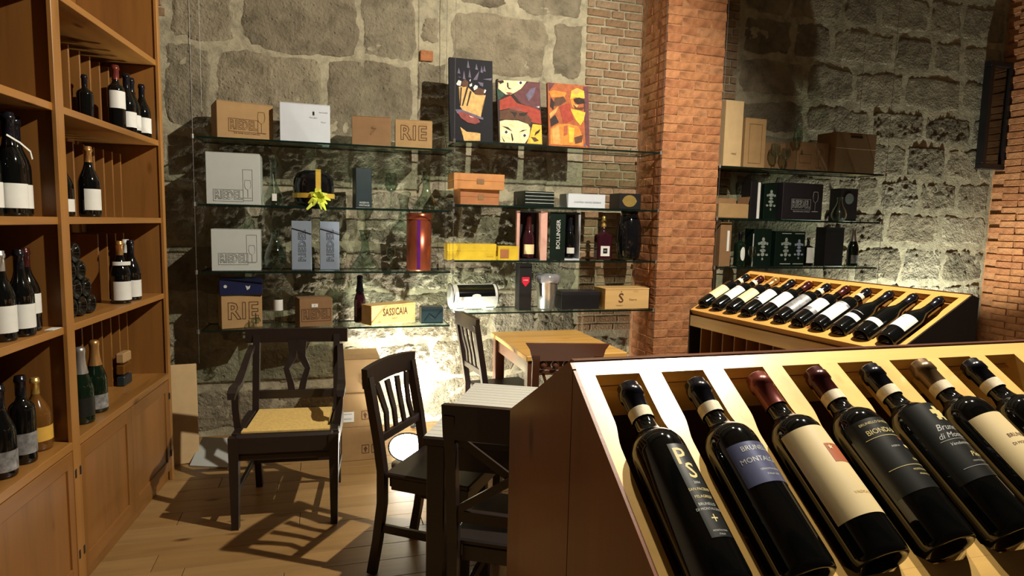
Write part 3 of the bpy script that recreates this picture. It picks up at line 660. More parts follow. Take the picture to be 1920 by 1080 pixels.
# ------------------------------------------------------------------ boxes on the shelves
def carton(label, x, y, z, phi, w, d, h, mat, name='carton', cat='box', flaps=True, group=None, lid=None, lidmat=None):
    t = thing(name, label, cat, (x, y, z), R(phi), group)
    if lid:
        box('body', .0, w, 0, d, 0, h-lid, mat, t, .002); box('lid', -.0015, w+.0015, -.0015, d+.0015, h-lid+.0008, h, lidmat or mat, t, .002)
    elif flaps:
        box('body', 0, w, 0, d, 0, h-.004, mat, t, .002)
        box('flap', .001, w-.001, .001, d/2-.001, h-.0036, h, mat, t, .0008); box('flap', .001, w-.001, d/2+.001, d-.001, h-.0036, h, mat, t, .0008)
    else:
        box('body', 0, w, 0, d, 0, h, mat, t, .003); box('base_edge', .002, w-.002, -.0012, .0002, 0.003, .009, lidmat or mat, t, .0003)
    return t
def glass_icon(p, x, z, hh, mat):
    """printed outline of a stemmed glass on the front face"""
    bm = bmesh.new(); w = hh*.17
    pts = [(x-w*.8, 0, z+hh), (x-w, 0, z+hh*.75), (x-w*.75, 0, z+hh*.55), (x, 0, z+hh*.45), (x, 0, z+hh*.04)]
    tube(bm, pts, .0011, 4); tube(bm, [(2*x-a, b, c) for a, b, c in pts], .0011, 4); tube(bm, [(x-w*.8, 0, z+hh), (x+w*.8, 0, z+hh)], .0011, 4); bar(bm, (x-w*1.2, 0, z+.002), (x+w*1.2, 0, z+.002), .004, .001)
    o = mesh_obj('printed_glass', bm, mat, p); o.location = (0, -.0018, 0); return o
def framed(p, s, size, mat, x, z, w, h, rot=0.0, outline=.0011, tw=None, th=None):
    if s:
        q = flat_text(s, .1, mat, p, x, -.0022, z, rot, outline=.0013, bold=.002, space=1.12)
        xs = [v.co.x for v in q.data.vertices]; ys = [v.co.y for v in q.data.vertices]
        tw = tw or (w or .15)*.9; th = th or (h or .06)*.74; q.scale = (tw/(max(xs)-min(xs)), th/(max(ys)-min(ys)), 1)
    if w:
        bm = bmesh.new(); tk = .0016
        for a in ((-w/2, w/2, -h/2, -h/2+tk), (-w/2, w/2, h/2-tk, h/2), (-w/2, -w/2+tk, -h/2, h/2), (w/2-tk, w/2, -h/2, h/2)): bx(bm, x+a[0], x+a[1], -.0028, -.0018, z+a[2], z+a[3])
        mesh_obj('print_frame', bm, mat, p)
g = 'brown cardboard boxes on the top shelf'
o = carton('brown carton with framed lettering and glass emblem, far left on the top glass shelf', -.628, 4.24, 1.975, 16, .326, .24, .225, 'card', group=g)
framed(o, 'RIEDEL', .072, 'card_print', .15, .085, .17, .078); glass_icon(o, .255, .045, .13, 'card_print'); flat_text('THE WINE GLASS COMPANY', .012, 'card_print', o, .17, -.0022, .037)
o = carton('plain white carton on the top left glass shelf', -.270, 4.24, 1.975, 2, .300, .22, .238, 'white_card', flaps=True)
bm = bmesh.new(); bx(bm, .195, .206, -.0026, -.0018, .17, .192); mesh_obj('printed_mark', bm, 'black', o)
for i, (s_, xx, zz) in enumerate((('Fine glass', .20, .155), ('hand made', .26, .19), ('24 pcs', .26, .13))): flat_text(s_, .012, 'grey_print', o, xx, -.0022, zz)
o = carton('brown carton with faint print right of the white carton on the top shelf', .164, 4.26, 1.975, -5, .246, .17, .188, 'card_dark', group=g)
flat_text('7', .07, 'card_print', o, .13, -.0022, .09, R(15), outline=.0008)
o = carton('brown carton with big outlined letters on the top shelf next to the dark canvas', .437, 4.24, 1.975, -5, .240, .17, .180, 'card', group=g)
framed(o, 'RIE', .125, 'card_print', .118, .092, 0, 0, tw=.17, th=.095)
o = carton('large pale grey carton with framed lettering on the second glass shelf', -.694, 4.22, 1.575, 1, .305, .22, .312, 'grey_white_card')
framed(o, 'RIEDEL', .066, 'soft_print', .125, .055, .17, .072); framed(o, '', .01, 'soft_print', .235, .12, .055, .19); glass_icon(o, .235, .04, .11, 'soft_print')
# black hat box with ribbon and bow
t = thing('gift_basket', 'round black wrapped gift with gold ribbon and lime yellow bow', 'gift', (-.075, 4.345, 1.575))
bm = bmesh.new(); lathe(bm, [(0, 0), (.09, .0), (.115, .03), (.128, .08), (.13, .13), (.122, .18), (.10, .215), (.06, .232), (0, .235)], 32); mesh_obj('body', bm, 'black_gloss', t, True)
bm = bmesh.new(); ribbon(bm, [(.03, -.01, .240), (.03, -.06, .237), (.03, -.10, .218), (.03, -.124, .18), (.03, -.1315, .13), (.03, -.1315, .08), (.03, -.122, .045)], .003, .032, (1, 0, 0))
mesh_obj('ribbon', bm, 'ribbon_gold', t)
curved_patch('ribbon', .1315, .055, .085, -1.7, 1.7, 'ribbon_gold', t, 24)
bm = bmesh.new()
for i, (a, ln) in enumerate(((-150, .07), (-120, .06), (-35, .065), (-10, .075), (25, .06), (150, .06), (75, .055), (105, .06), (-75, .075), (-60, .09))):
    ca, sa = math.cos(R(a)), math.sin(R(a)); c0 = Vector((.03, -.14, .055))
    ribbon(bm, [c0, c0+Vector((ca*ln*.5, -.025-.004*i, sa*ln*.5+.01)), c0+Vector((ca*ln, -.012-.003*i, sa*ln))], [.012, .026, .008], .0015, (0, -1, 0))
mesh_obj('bow', bm, 'bow_yellow', t)
bm = bmesh.new(); ribbon(bm, [(.02, -.145, .04), (-.01, -.155, .012), (-.04, -.165, -.02)], [.02, .022, .012], .0015, (0, -1, 0)); mesh_obj('ribbon_tail', bm, 'bow_yellow', t)
o = carton('narrow dark teal gift box standing on the second glass shelf', .187, 4.26, 1.575, 10, .105, .10, .26, 'dark_teal', flaps=False, lidmat='black'); flat_text('RISERVA', .017, 'silver_print', o, .055, -.0022, .035); flat_text('VINTAGE', .017, 'silver_print', o, .055, -.0022, .018)
o = carton('pale grey carton with framed lettering on the third glass shelf', -.678, 4.24, 1.165, 3, .282, .2, .258, 'grey_white_card')
framed(o, 'RIEDEL', .066, 'soft_print', .125, .075, .17, .072); framed(o, '', .01, 'soft_print', .232, .14, .06, .17); glass_icon(o, .232, .05, .11, 'soft_print')
for i, x in enumerate((-.213, -.040)):
    o = carton('slate blue upright box, %s of the pair on the third shelf' % ('left' if i == 0 else 'right'), x, 4.26, 1.165, 0, .122, .11, .318, 'bluegrey', flaps=False, lidmat='bluegrey_dark', group='slate blue upright boxes')
    framed(o, 'RIEDEL', .060, 'bluegrey_dark', .068, .16, 0, 0, R(-90), tw=.20, th=.045)
    bm = bmesh.new(); ribbon(bm, [(.004, -.003, .27), (.06, -.003, .255), (.122, -.003, .235)], .006, .001, (0, -1, 0)); mesh_obj('cord', bm, 'black', o)
t = thing('gift_tube', 'tall copper red metallic gift tube on the third glass shelf', 'tin', (.61, 4.34, 1.165))
bm = bmesh.new(); lathe(bm, [(0, 0), (.082, 0), (.084, .004), (.084, .345), (0, .345)], 40); mesh_obj('body', bm, 'copper_tube', t, True)
bm = bmesh.new(); lathe(bm, [(.0855, .345), (.0865, .347), (.0865, .382), (.08, .388), (0, .388)], 40); mesh_obj('lid', bm, 'copper_tube', t, True)
curved_patch('stripe', .0848, .01, .34, -.28, -.02, 'violet_highlight', t, 6)  # the tin's violet highlight, painted on as a coloured strip
g = 'brown cartons on the lowest glass shelf'
o = carton('brown carton with big outlined letters on the lowest glass shelf', -.629, 4.24, .80, 15, .240, .17, .205, 'card', group=g); framed(o, 'RIE', .13, 'card_print', .125, .105, 0, 0, tw=.18, th=.11)
o = carton('dark navy picture box lying on top of the lowest left carton', -.640, 4.25, 1.006, 8, .250, .17, .105, 'navy', flaps=False, lidmat='charcoal')
bm = bmesh.new(); lathe(bm, [(0, 0), (.010, 0), (.010, .001), (0, .001)], 12); q = mesh_obj('printed_mark', bm, 'silver_print', o); q.rotation_euler = (R(90), 0, 0); q.location = (.035, -.001, .06)
bm = bmesh.new(); prism(bm, [(0, 0), (.014, .008), (.02, .03), (.008, .022), (-.01, .03)], XZ, -.002, -.0012); q = mesh_obj('printed_mark', bm, 'silver_print', o); q.location = (.16, 0, .035)
o = carton('brown carton with small white sticker on the lowest shelf', -.168, 4.25, .80, 12, .209, .17, .182, 'card_dark', group=g); framed(o, 'RIEDEL', .07, 'card_print', .105, .075, .185, .082)
bm = bmesh.new(); bx(bm, .075, .115, -.0034, -.0018, .125, .148); mesh_obj('sticker', bm, 'label_white', o); flat_text('IF', .014, 'shield_red', o, .095, -.0038, .136)
o = carton('long lettered wooden wine case set at an angle on the lowest shelf', .284, 4.215, .80, 28, .352, .125, .135, 'crate_wood', name='wooden_wine_case', lid=.012, lidmat='crate_wood')
flat_text('SASSICAIA', .060, 'card_print', o, .185, -.0022, .080, bold=.0008, space=1.0).scale = (.72, 1.15, 1); flat_text('Bolgheri', .014, 'card_print', o, .18, -.0022, .038); flat_text('2005', .014, 'card_print', o, .06, -.0022, .02)
o = carton('small dark green box with a cord at the right end of the lowest left shelf', .618, 4.25, .80, 0, .150, .11, .115, 'dark_teal', flaps=False, lidmat='dark_green')
bm = bmesh.new(); tube(bm, [(.02, -.005, .02), (.05, -.006, .06), (.09, -.006, .03), (.12, -.006, .07), (.14, -.006, .09)], .0018, 5); mesh_obj('cord', bm, 'black', o)
g = 'orange wooden boxes stacked on the second shelf'
o = carton('lower orange brown wooden box with small plaque, under another', .880, 4.265, 1.618, 3, .277, .18, .105, 'orange_wood_dark', name='wooden_box', lid=.05, lidmat='orange_wood_dark', group=g); box('plaque', .125, .165, -.004, -.001, .035, .068, 'card_dark', o, .0005)
o = carton('upper orange wooden box with small dark plaque, on top of its stack', .827, 4.235, 1.7235, 1, .355, .2, .105, 'orange_wood', name='wooden_box', lid=.05, lidmat='orange_wood', group=g); box('plaque', .16, .21, -.004, -.001, .035, .068, 'card_dark', o, .0005)
o = carton('dark green box with fine horizontal stripes and a curved S on its end', 1.334, 4.25, 1.618, 8, .235, .19, .108, 'dark_green', flaps=False)
for i in range(8): box('stripe', .004, .233, -.0022, -.0012, .012+i*.012, .0155+i*.012, 'silver_print' if i % 2 else 'black', o, 0)
q = flat_text('S', .06, 'silver_print', o, -.002, .13, .035); q.rotation_euler = (R(90), 0, R(-90))
o = carton('white flat carton with one line of grey text on the second shelf', 1.657, 4.24, 1.618, 1, .290, .17, .10, 'white_card'); flat_text('CHATEAU GRAND RESERVE', .017, 'grey_print', o, .15, -.0022, .04)
o = carton('black box with gold oval badge at the right end of the second shelf', 2.053, 4.24, 1.618, 1, .180, .16, .115, 'black', flaps=False)
bm = bmesh.new(); prism(bm, [(.055*math.cos(k*math.pi/10)*(1 if k % 5 else 1.1), .043*math.sin(k*math.pi/10)) for k in range(20)], XZ, -.003, -.0015); q = mesh_obj('badge', bm, 'gold', o); q.location = (.085, 0, .06)
g = 'yellow boxes on the third shelf'
o = carton('long yellow gift box on the third shelf', .790, 4.235, 1.24, 2, .345, .11, .112, 'yellow_card', lid=.05, lidmat='yellow_card', group=g); flat_text('Ponsardin', .012, 'orange_wood_dark', o, .30, -.0032, .025)
o = carton('short yellow box with dark window cut in its front', 1.150, 4.24, 1.24, 3, .150, .10, .098, 'yellow_card', lid=.012, lidmat='yellow_card', group=g); box('window_recess', .012, .075, -.0025, .001, .012, .075, 'orange_wood_dark', o, .0005)
# pink case with magnum
t = thing('presentation_case', 'open pink presentation case standing on the third shelf', 'case', (1.283, 4.25, 1.24))
box('back', .02, .18, .10, .104, 0, .345, 'charcoal', t); box('side', .018, .022, 0, .10, 0, .345, 'pink_card', t); box('side', .176, .18, 0, .10, 0, .345, 'pink_card', t); box('base', .022, .176, 0, .10, 0, .01, 'charcoal', t); box('top', .022, .176, 0, .10, .335, .345, 'charcoal', t)
d1 = box('door', 0, .045, -.002, .002, 0, .345, 'pink_card', t); d1.location = (.178, 0, 0); d1.rotation_euler = (0, 0, R(-15)); d2 = box('door', -.02, 0, -.002, .002, 0, .345, 'pink_card', t); d2.location = (.018, 0, 0)
bottle('dark bottle with cream label inside the pink presentation case', (1.385, 4.30, 1.2512), 'champagne', .042, .31, 'maroon_glass', 'foil_maroon', 'label_cream', (.10, .32), 1.1)
# BOLLINGER case
t = thing('presentation_case', 'open dark green presentation case with upright white lettering on the third shelf', 'case', (1.53, 4.25, 1.24))
box('cover', 0, .115, -.004, .0, 0, .342, 'dark_green', t); box('back', .11, .232, .10, .104, 0, .342, 'black', t); box('side', .108, .112, .0, .10, 0, .342, 'black', t); box('side', .228, .232, 0, .10, 0, .342, 'white_card', t); box('base', .112, .228, 0, .10, 0, .012, 'white_card', t); box('top', .112, .228, 0, .10, .33, .342, 'black', t)
flat_text('BOLLINGER', .040, 'silver_print', t, .062, -.0052, .185, R(-90), bold=.0005)
bottle('dark bottle with small white label inside the dark green lettered case', (1.698, 4.298, 1.2532), 'champagne', .040, .30, 'bottle_glass', 'foil_black', 'label_white', (.12, .26), .8)
# square bottle
t = thing('spirit_bottle', 'square dark maroon bottle with gold neck and white square label', 'bottle', (1.98, 4.33, 1.24))
bm = bmesh.new(); bx(bm, -.06, .06, -.04, .04, 0, .19, .012); mesh_obj('glass_body', bm, 'maroon_glass', t); bm = bmesh.new(); lathe(bm, [(.035, .189), (.018, .21), (.014, .23), (.014, .25), (0, .25)], 20); mesh_obj('neck', bm, 'maroon_glass', t, True)
bm = bmesh.new(); lathe(bm, [(.017, .245), (.019, .26), (.012, .275), (.02, .29), (.011, .305), (.016, .318), (0, .33)], 16); mesh_obj('stopper', bm, 'gold', t, True)
bm = bmesh.new(); bx(bm, -.036, .036, -.0425, -.0402, .03, .105); mesh_obj('paper_label', bm, 'label_white', t); box('printed_mark', -.017, .017, -.0435, -.0427, .05, .088, 'black', t, 0); flat_text('KR', .016, 'silver_print', t, 0, -.0442, .069)
t = thing('glass_vase', 'tall dark smoked glass vase at the right end of the third shelf', 'vase', (2.20, 4.35, 1.24))
bm = bmesh.new(); lathe(bm, [(0, 0), (.07, 0), (.085, .03), (.095, .12), (.092, .24), (.075, .31), (.06, .345), (.066, .36), (.058, .358), (.07, .305), (.086, .24), (.089, .12), (.079, .03), (0, .012)], 32); mesh_obj('body', bm, 'black_gloss', t, True); bm = bmesh.new(); lathe(bm, [(.063, .357), (.069, .361), (.065, .366), (.060, .361)], 24); mesh_obj('rim', bm, 'maroon_glass', t, True)
# white roll-top drum
t = thing('bottle_cooler', 'white drum shaped wine cooler lying on the lowest middle shelf', 'cooler', (.845, 4.27, .88), R(6))
AXm = Matrix.Rotation(R(90), 4, 'Y')
bm = bmesh.new(); lathe(bm, [(0, 0), (.078, 0), (.088, .006), (.088, .33), (.078, .336), (0, .336)], 40, AXm)
mesh_obj('body', bm, 'white_plastic', t, True).location = (0, .09, .092)
def arc(name, r0, a0, a1, x0, x1, mat):
    bm = bmesh.new(); n = 10; g0 = []
    for i in range(n+1):
        a = a0+(a1-a0)*i/n; g0.append((bm.verts.new((x0, .09-r0*math.cos(a), .092+r0*math.sin(a))), bm.verts.new((x1, .09-r0*math.cos(a), .092+r0*math.sin(a)))))
    for p, q in zip(g0, g0[1:]): bm.faces.new((p[0], p[1], q[1], q[0]))
    return mesh_obj(name, bm, mat, t, True)
arc('window_pane', .0892, R(5), R(75), .04, .31, 'black_gloss'); bm = bmesh.new(); lathe(bm, [(0, 0), (1, 0), (1, .02), (0, .02)], 20); q = mesh_obj('handle', bm, 'white_plastic', t); q.scale = (.032, .013, .3); q.rotation_euler = (R(75), 0, 0); q.location = (.165, -.004, .105)
for x in (.0, .332):
    bm = bmesh.new(); ribbon(bm, [(x, .09-.093*math.cos(a), .092+.093*math.sin(a)) for a in [R(-20)+R(150)*i/9 for i in range(10)]], .007, .004, (1, 0, 0)); mesh_obj('band', bm, 'black', t)
for x in (.06, .28): box('foot', x-.03, x+.03, .04, .14, 0, .012, 'white_plastic', t)
o = carton('tall black bottle box with red shield on the lowest middle shelf', 1.308, 4.25, .88, 0, .095, .095, .335, 'black', flaps=False)
bm = bmesh.new(); prism(bm, [(-.028, .03), (.028, .03), (.028, -.005), (0, -.038), (-.028, -.005)], XZ, -.003, -.0012); q = mesh_obj('shield', bm, 'shield_red', o); q.location = (.048, 0, .21)
flat_text('CORSE', .012, 'label_white', o, .048, -.0038, .218)
t = thing('ice_bucket', 'silver ice bucket wrapped in crumpled clear film', 'bucket', (1.55, 4.345, .88))
bm = bmesh.new(); lathe(bm, [(0, 0), (.06, 0), (.064, .006), (.085, .22), (.09, .235), (.082, .232), (.06, .012), (0, .010)], 32); mesh_obj('body', bm, 'steel', t, True)
bm = bmesh.new(); lathe(bm, [(0, .255), (.05, .262), (.088, .25), (.098, .235), (.096, .21), (.090, .195)], 40)
for v in bm.verts: v.co += Vector((noise.noise(v.co*60), noise.noise(v.co*60+Vector((5, 5, 5))), noise.noise(v.co*70)))*.012
mesh_obj('film', bm, 'film', t, True)
g = 'black cases on the lowest middle shelf'
o = carton('long matt black case lying between the ice bucket and the crate', 1.640, 4.27, .88, 0, .30, .17, .13, 'black', lid=.03, lidmat='charcoal', group=g)
o = carton('wooden wine crate marked with a large S on the lowest middle shelf', 1.968, 4.23, .88, 2, .365, .2, .155, 'crate_wood', name='wooden_wine_case', lid=.012, lidmat='crate_wood')
flat_text('S', .10, 'card_print', o, .13, -.0022, .08, bold=.001); flat_text('^', .03, 'card_print', o, .13, -.0022, .125); flat_text('Riserva', .022, 'card_dark', o, .23, -.0022, .07); flat_text('Montalcino', .012, 'card_dark', o, .12, -.0022, .028)
# right bay
g = 'cardboard boxes on the top right glass shelf'
o = carton('tall pale carton beside the brick pillar on the top right shelf', 2.925, 4.26, 1.966, 3, .165, .15, .50, 'card_pale', group=g, flaps=False, lidmat='card'); flat_text('VINO', .02, 'card_print', o, .09, -.0024, .10)
o = carton('tall tan carton second from the pillar on the top right shelf', 3.121, 4.28, 1.966, 3, .200, .15, .385, 'card', group=g); framed(o, '', .01, 'card_print', .1, .19, .12, .3)
o = carton('low brown carton behind the glasses on the top right shelf', 3.341, 4.36, 1.966, 3, .24, .12, .225, 'card_dark', group=g)
o = carton('brown carton with printed glass emblem on the top right shelf', 3.60, 4.28, 1.966, 3, .34, .18, .232, 'card_dark', group=g); framed(o, '', .01, 'card_print', .1, .10, .12, .07); glass_icon(o, .24, .03, .15, 'card_print')
o = carton('large brown carton with carry slot at the right end of the top right shelf', 3.96, 4.25, 1.966, 2, .42, .2, .325, 'card_dark', group=g, lid=.13, lidmat='card_dark'); box('carry_slot', .15, .27, -.004, -.001, .285, .300, 'black', o, 0)
o = carton('open brown carton on the second right shelf against the pillar', 2.895, 4.24, 1.573, 0, .27, .16, .112, 'card', flaps=False, lidmat='card_dark')
q = box('flap', 0, .27, 0, .003, 0, .05, 'card_dark', o); q.location = (0, .157, .113); q.rotation_euler = (R(-15), 0, 0); q = box('flap', 0, .003, 0, .14, 0, .06, 'card_dark', o); q.location = (.267, .01, .113); q.rotation_euler = (0, R(15), 0)
def crest(p, x, z, s, mat):
    bm = bmesh.new()
    for (dx, dz, a, b) in ((0, .9, .16, .2), (0, .55, .38, .2), (0, .2, .24, .14), (0, -.15, .34, .16), (0, -.5, .2, .2), (-.45, .5, .12, .14), (.45, .5, .12, .14), (-.45, -.55, .16, .12), (.45, -.55, .16, .12), (0, -.95, .1, .14)):
        prism(bm, [(x+s*(dx+a*math.cos(k*math.pi/4)), z+s*(dz+b*math.sin(k*math.pi/4))) for k in range(8)], XZ, -.003, -.0016)
    mesh_obj('crest', bm, mat, p)
o = carton('black book shaped case with white spine edge on the second right shelf', 3.19, 4.26, 1.573, 0, .10, .12, .29, 'black', flaps=False); box('spine', .062, .085, -.004, -.001, .004, .285, 'label_white', o, 0)
o = carton('narrow black box with silver crest beside the black carton lettered in silver', 3.325, 4.27, 1.573, 0, .118, .11, .278, 'dark_green', flaps=False); crest(o, .062, .15, .075, 'grey_foil')
o = carton('large black carton with silver lettering on the second right shelf', 3.475, 4.24, 1.573, 5, .42, .22, .295, 'charcoal', flaps=False, lidmat='black')
framed(o, 'RIEDEL', .082, 'silver_print', .19, .125, .20, .085, outline=.0016); glass_icon(o, .34, .07, .16, 'silver_print'); flat_text('THE WINE GLASS COMPANY', .014, 'silver_print', o, .20, -.0022, .068)
o = carton('dark glossy box with round silver medal on the second right shelf', 4.121, 4.33, 1.573, 0, .18, .12, .275, 'charcoal', flaps=False, lidmat='black')
bm = bmesh.new(); prism(bm, [(.045*math.cos(k*math.pi/8), .045*math.sin(k*math.pi/8)) for k in range(16)], XZ, -.003, -.0015); q = mesh_obj('medal', bm, 'grey_print', o); q.location = (.09, 0, .19)
o = carton('brown edged glass fronted frame box at the pillar on the third right shelf', 2.93, 4.25, 1.197, 0, .10, .12, .345, 'card_dark', flaps=False); box('front_strip', .06, .08, -.004, -.001, .12, .28, 'label_white', o, 0)
t = bottle('dark bottle with oval white label on the third right shelf', (3.155, 4.31, 1.197), 'bordeaux', .045, .27, 'green_glass', 'foil_black', None)
curved_poly('paper_label', [(.022*math.cos(k*math.pi/8), .055*math.sin(k*math.pi/8)) for k in range(16)], .0458, .10, 'label_white', t)
g = 'dark green boxes with silver crests on the third right shelf'
o = carton('narrow dark green box with one silver crest, left of the wide one', 3.262, 4.28, 1.197, 0, .165, .12, .30, 'dark_green', flaps=False, group=g); crest(o, .085, .14, .085, 'grey_foil'); box('edge_strip', -.012, -.004, -.002, .0, 0, .26, 'silver_print', o, 0)
o = carton('wide dark green box with two silver crests on the third right shelf', 3.459, 4.27, 1.197, 0, .285, .13, .285, 'dark_green', flaps=False, group=g); crest(o, .10, .14, .085, 'grey_foil'); crest(o, .225, .14, .075, 'bluegrey')
for xx in (.10, .225): box('printed_line', xx-.05, xx+.05, -.003, -.0014, .02, .025, 'silver_print', o, 0); box('printed_line', xx-.045, xx+.045, -.003, -.0014, .265, .269, 'silver_print', o, 0)
bottle('short dark bottle with white square label on the third right shelf', (3.83, 4.33, 1.197), 'bordeaux', .045, .235, lab='label_white', lz=(.12, .66), la=.9, foil='black')
carton('tall black carton right of the white label bottle on the third right shelf', 3.976, 4.30, 1.197, 0, .185, .12, .325, 'black', flaps=False, lidmat='charcoal')
bottle('sparkling bottle with silver neck foil at the end of the third right shelf', (4.30, 4.34, 1.197), 'champagne', .046, .32, 'green_glass', 'foil_silver', 'label_grey', (.08, .30), 1.0)

# glassware
def decanter(label, loc, kind, mat='glass'):
    t = thing('decanter', label, 'glassware', loc, 0)
    P = {'flare': [(0, 0), (.085, 0), (.094, .012), (.09, .03), (.04, .10), (.026, .15), (.024, .20), (.036, .255), (.040, .262), (.034, .255), (.022, .20), (.023, .15), (.036, .10), (.084, .03), (0, .008)],
         'drop': [(0, 0), (.03, 0), (.055, .03), (.06, .07), (.048, .12), (.030, .16), (.019, .20), (.024, .24), (.022, .24), (.016, .20), (.027, .16), (.045, .12), (.056, .07), (.05, .03), (0, .006)],
         'flask': [(0, 0), (.05, 0), (.06, .02), (.058, .06), (.03, .12), (.018, .16), (.018, .27), (.024, .30), (.021, .30), (.015, .27), (.015, .16), (.027, .12), (.054, .06), (0, .008)]}[kind]
    bm = bmesh.new(); lathe(bm, P, 32); mesh_obj('bowl', bm, mat, t, True)
    zt = max(p[1] for p in P); rt = [p[0] for p in P if p[1] == zt][0]
    bm = bmesh.new(); lathe(bm, [(rt-.002, zt-.001), (rt+.001, zt), (rt, zt+.003), (rt-.003, zt+.001)], 24); mesh_obj('rim', bm, mat, t, True); return t
def goblet(label, loc, h=.22, w=.04, group=None):
    t = thing('wine_glass', label, 'glass', loc, 0, group)
    bm = bmesh.new(); lathe(bm, [(0, .45*h), (w*.6, .5*h), (w, .66*h), (w*.95, .82*h), (w*.75, h), (w*.73, h), (w*.92, .82*h), (w*.96, .66*h), (w*.55, .515*h), (0, .47*h)], 24); mesh_obj('bowl', bm, 'glass', t, True)
    bm = bmesh.new(); lathe(bm, [(0, 0), (w*.85, 0), (w*.8, .004), (.006, .012), (.0045, .1), (.0045, .44*h), (.008, .455*h), (0, .456*h)], 20); mesh_obj('stem', bm, 'glass', t, True); return t
d = decanter('small teardrop decanter with hanging price tag on the second shelf', (-.32, 4.33, 1.575), 'flask'); bm = bmesh.new(); bx(bm, -.004, .024, -.064, -.062, .03, .075); tube(bm, [(.01, -.062, .074), (.0, -.02, .20)], .0008, 4); mesh_obj('price_tag', bm, 'label_white', d)
decanter('curvy teardrop decanter on the third shelf beside the pale grey carton', (-.315, 4.34, 1.165), 'drop').scale = (1.15, 1.15, 1.1)
decanter('wide based flared decanter in front of the lit wall on the third shelf', (.25, 4.34, 1.165), 'flare')
decanter('wide based decanter at the right end of the second left shelf', (.66, 4.35, 1.575), 'flare')
goblet('tall wine glass right of the dark teal box', (.42, 4.33, 1.575), .24, .045); goblet('small wine glass between flared decanter and red tube', (.42, 4.33, 1.165), .16, .03)
g = 'wine glasses on the top right shelf'
for i, (x, h_) in enumerate(((3.40, .20), (3.50, .17), (3.60, .36), (3.66, .20))): goblet(['top right shelf, first wine glass from the pillar', 'top right shelf, second wine glass from the pillar', 'top right shelf, tallest wine glass', 'top right shelf, wine glass behind the tallest one'][i], (x, 4.27+.05*(i == 3), 1.966), h_, .04, g)
decanter('low crystal decanter before the dark medal box on the second right shelf', (4.06, 4.27, 1.573), 'drop').scale = (1, 1, .8)
goblet('small crystal glass on the lowest shelf in front of the leftmost carton', (-.43, 4.23, .80), .07, .03); goblet('small stemmed glass on the third right shelf', (3.21, 4.23, 1.197), .16, .03)
bottle('clear small bottle with white label and hanging tag on the lowest left shelf', (-.30, 4.31, .80), 'bordeaux', .029, .25, 'glass', 'glass', 'label_white', (.42, .70), 1.3)
bottle('slim dark bottle behind the long lettered wooden wine case', (.218, 4.40, .80), 'champagne', .039, .32, 'maroon_glass', 'foil_black', None)

# ------------------------------------------------------------------ the three canvases
def canvas(label, x, z, w, h, tilt, quad, base, patches, group):
    t = thing('painting', label, 'painting', (x, 4.235, z), 0, group); t.rotation_euler = (-tilt, 0, 0)
    box('canvas', 0, w, 0, .03, 0, h, base, t, .001)
    TL, TR, BL, BR_ = quad; k = 0
    def uv(px, py):
        u = v = .5
        for _ in range(8):
            tx = TL[0]+(TR[0]-TL[0])*u; bx_ = BL[0]+(BR_[0]-BL[0])*u; ty = TL[1]+(TR[1]-TL[1])*u; by = BL[1]+(BR_[1]-BL[1])*u
            v = (py-ty)/(by-ty); lx = TL[0]+(BL[0]-TL[0])*v; rx = TR[0]+(BR_[0]-TR[0])*v; u = (px-lx)/(rx-lx)
        return min(1, max(0, u)), min(1, max(0, v))
    for mat, pts in patches:
        k += 1; bm = bmesh.new(); vs = []
        for px, py in pts:
            u, v = uv(px, py); vs.append(bm.verts.new((u*w, -.0006-.00012*k, (1-v)*h)))
        f = bm.faces.new(vs[::-1]); bmesh.ops.triangulate(bm, faces=[f]); mesh_obj('paint_patch', bm, mat, t)
    return t
for n_, c_ in {'p_black': (.004, .004, .008), 'p_tan': (.62, .38, .14), 'p_cream': (.80, .66, .38), 'p_red': (.33, .05, .03), 'p_brown': (.10, .045, .025), 'p_white': (.72, .68, .66), 'p_lilac': (.13, .11, .17), 'p_mauve': (.12, .045, .05),
               'p_orange': (.62, .22, .04), 'p_yellow': (.75, .45, .05), 'p_rust': (.36, .10, .035), 'p_green': (.03, .07, .05), 'p_rose': (.25, .06, .05), 'p_dk': (.03, .018, .015), 'p_peach': (.70, .33, .10)}.items(): plain(n_, c_, .6, var=.22, scale=35, spec=.15)
g = 'painted canvases on the top middle shelf'
q1 = ((20, 65), (490, 140), (20, 970), (480, 1000))
spk = [('p_lilac', [(a, b), (a+14, b-c_), (a+30, b+8)]) for a, b, c_ in ((165, 310, 90), (225, 295, 85), (110, 245, 60), (210, 190, 80), (300, 215, 60), (355, 250, 70), (385, 240, 60))]
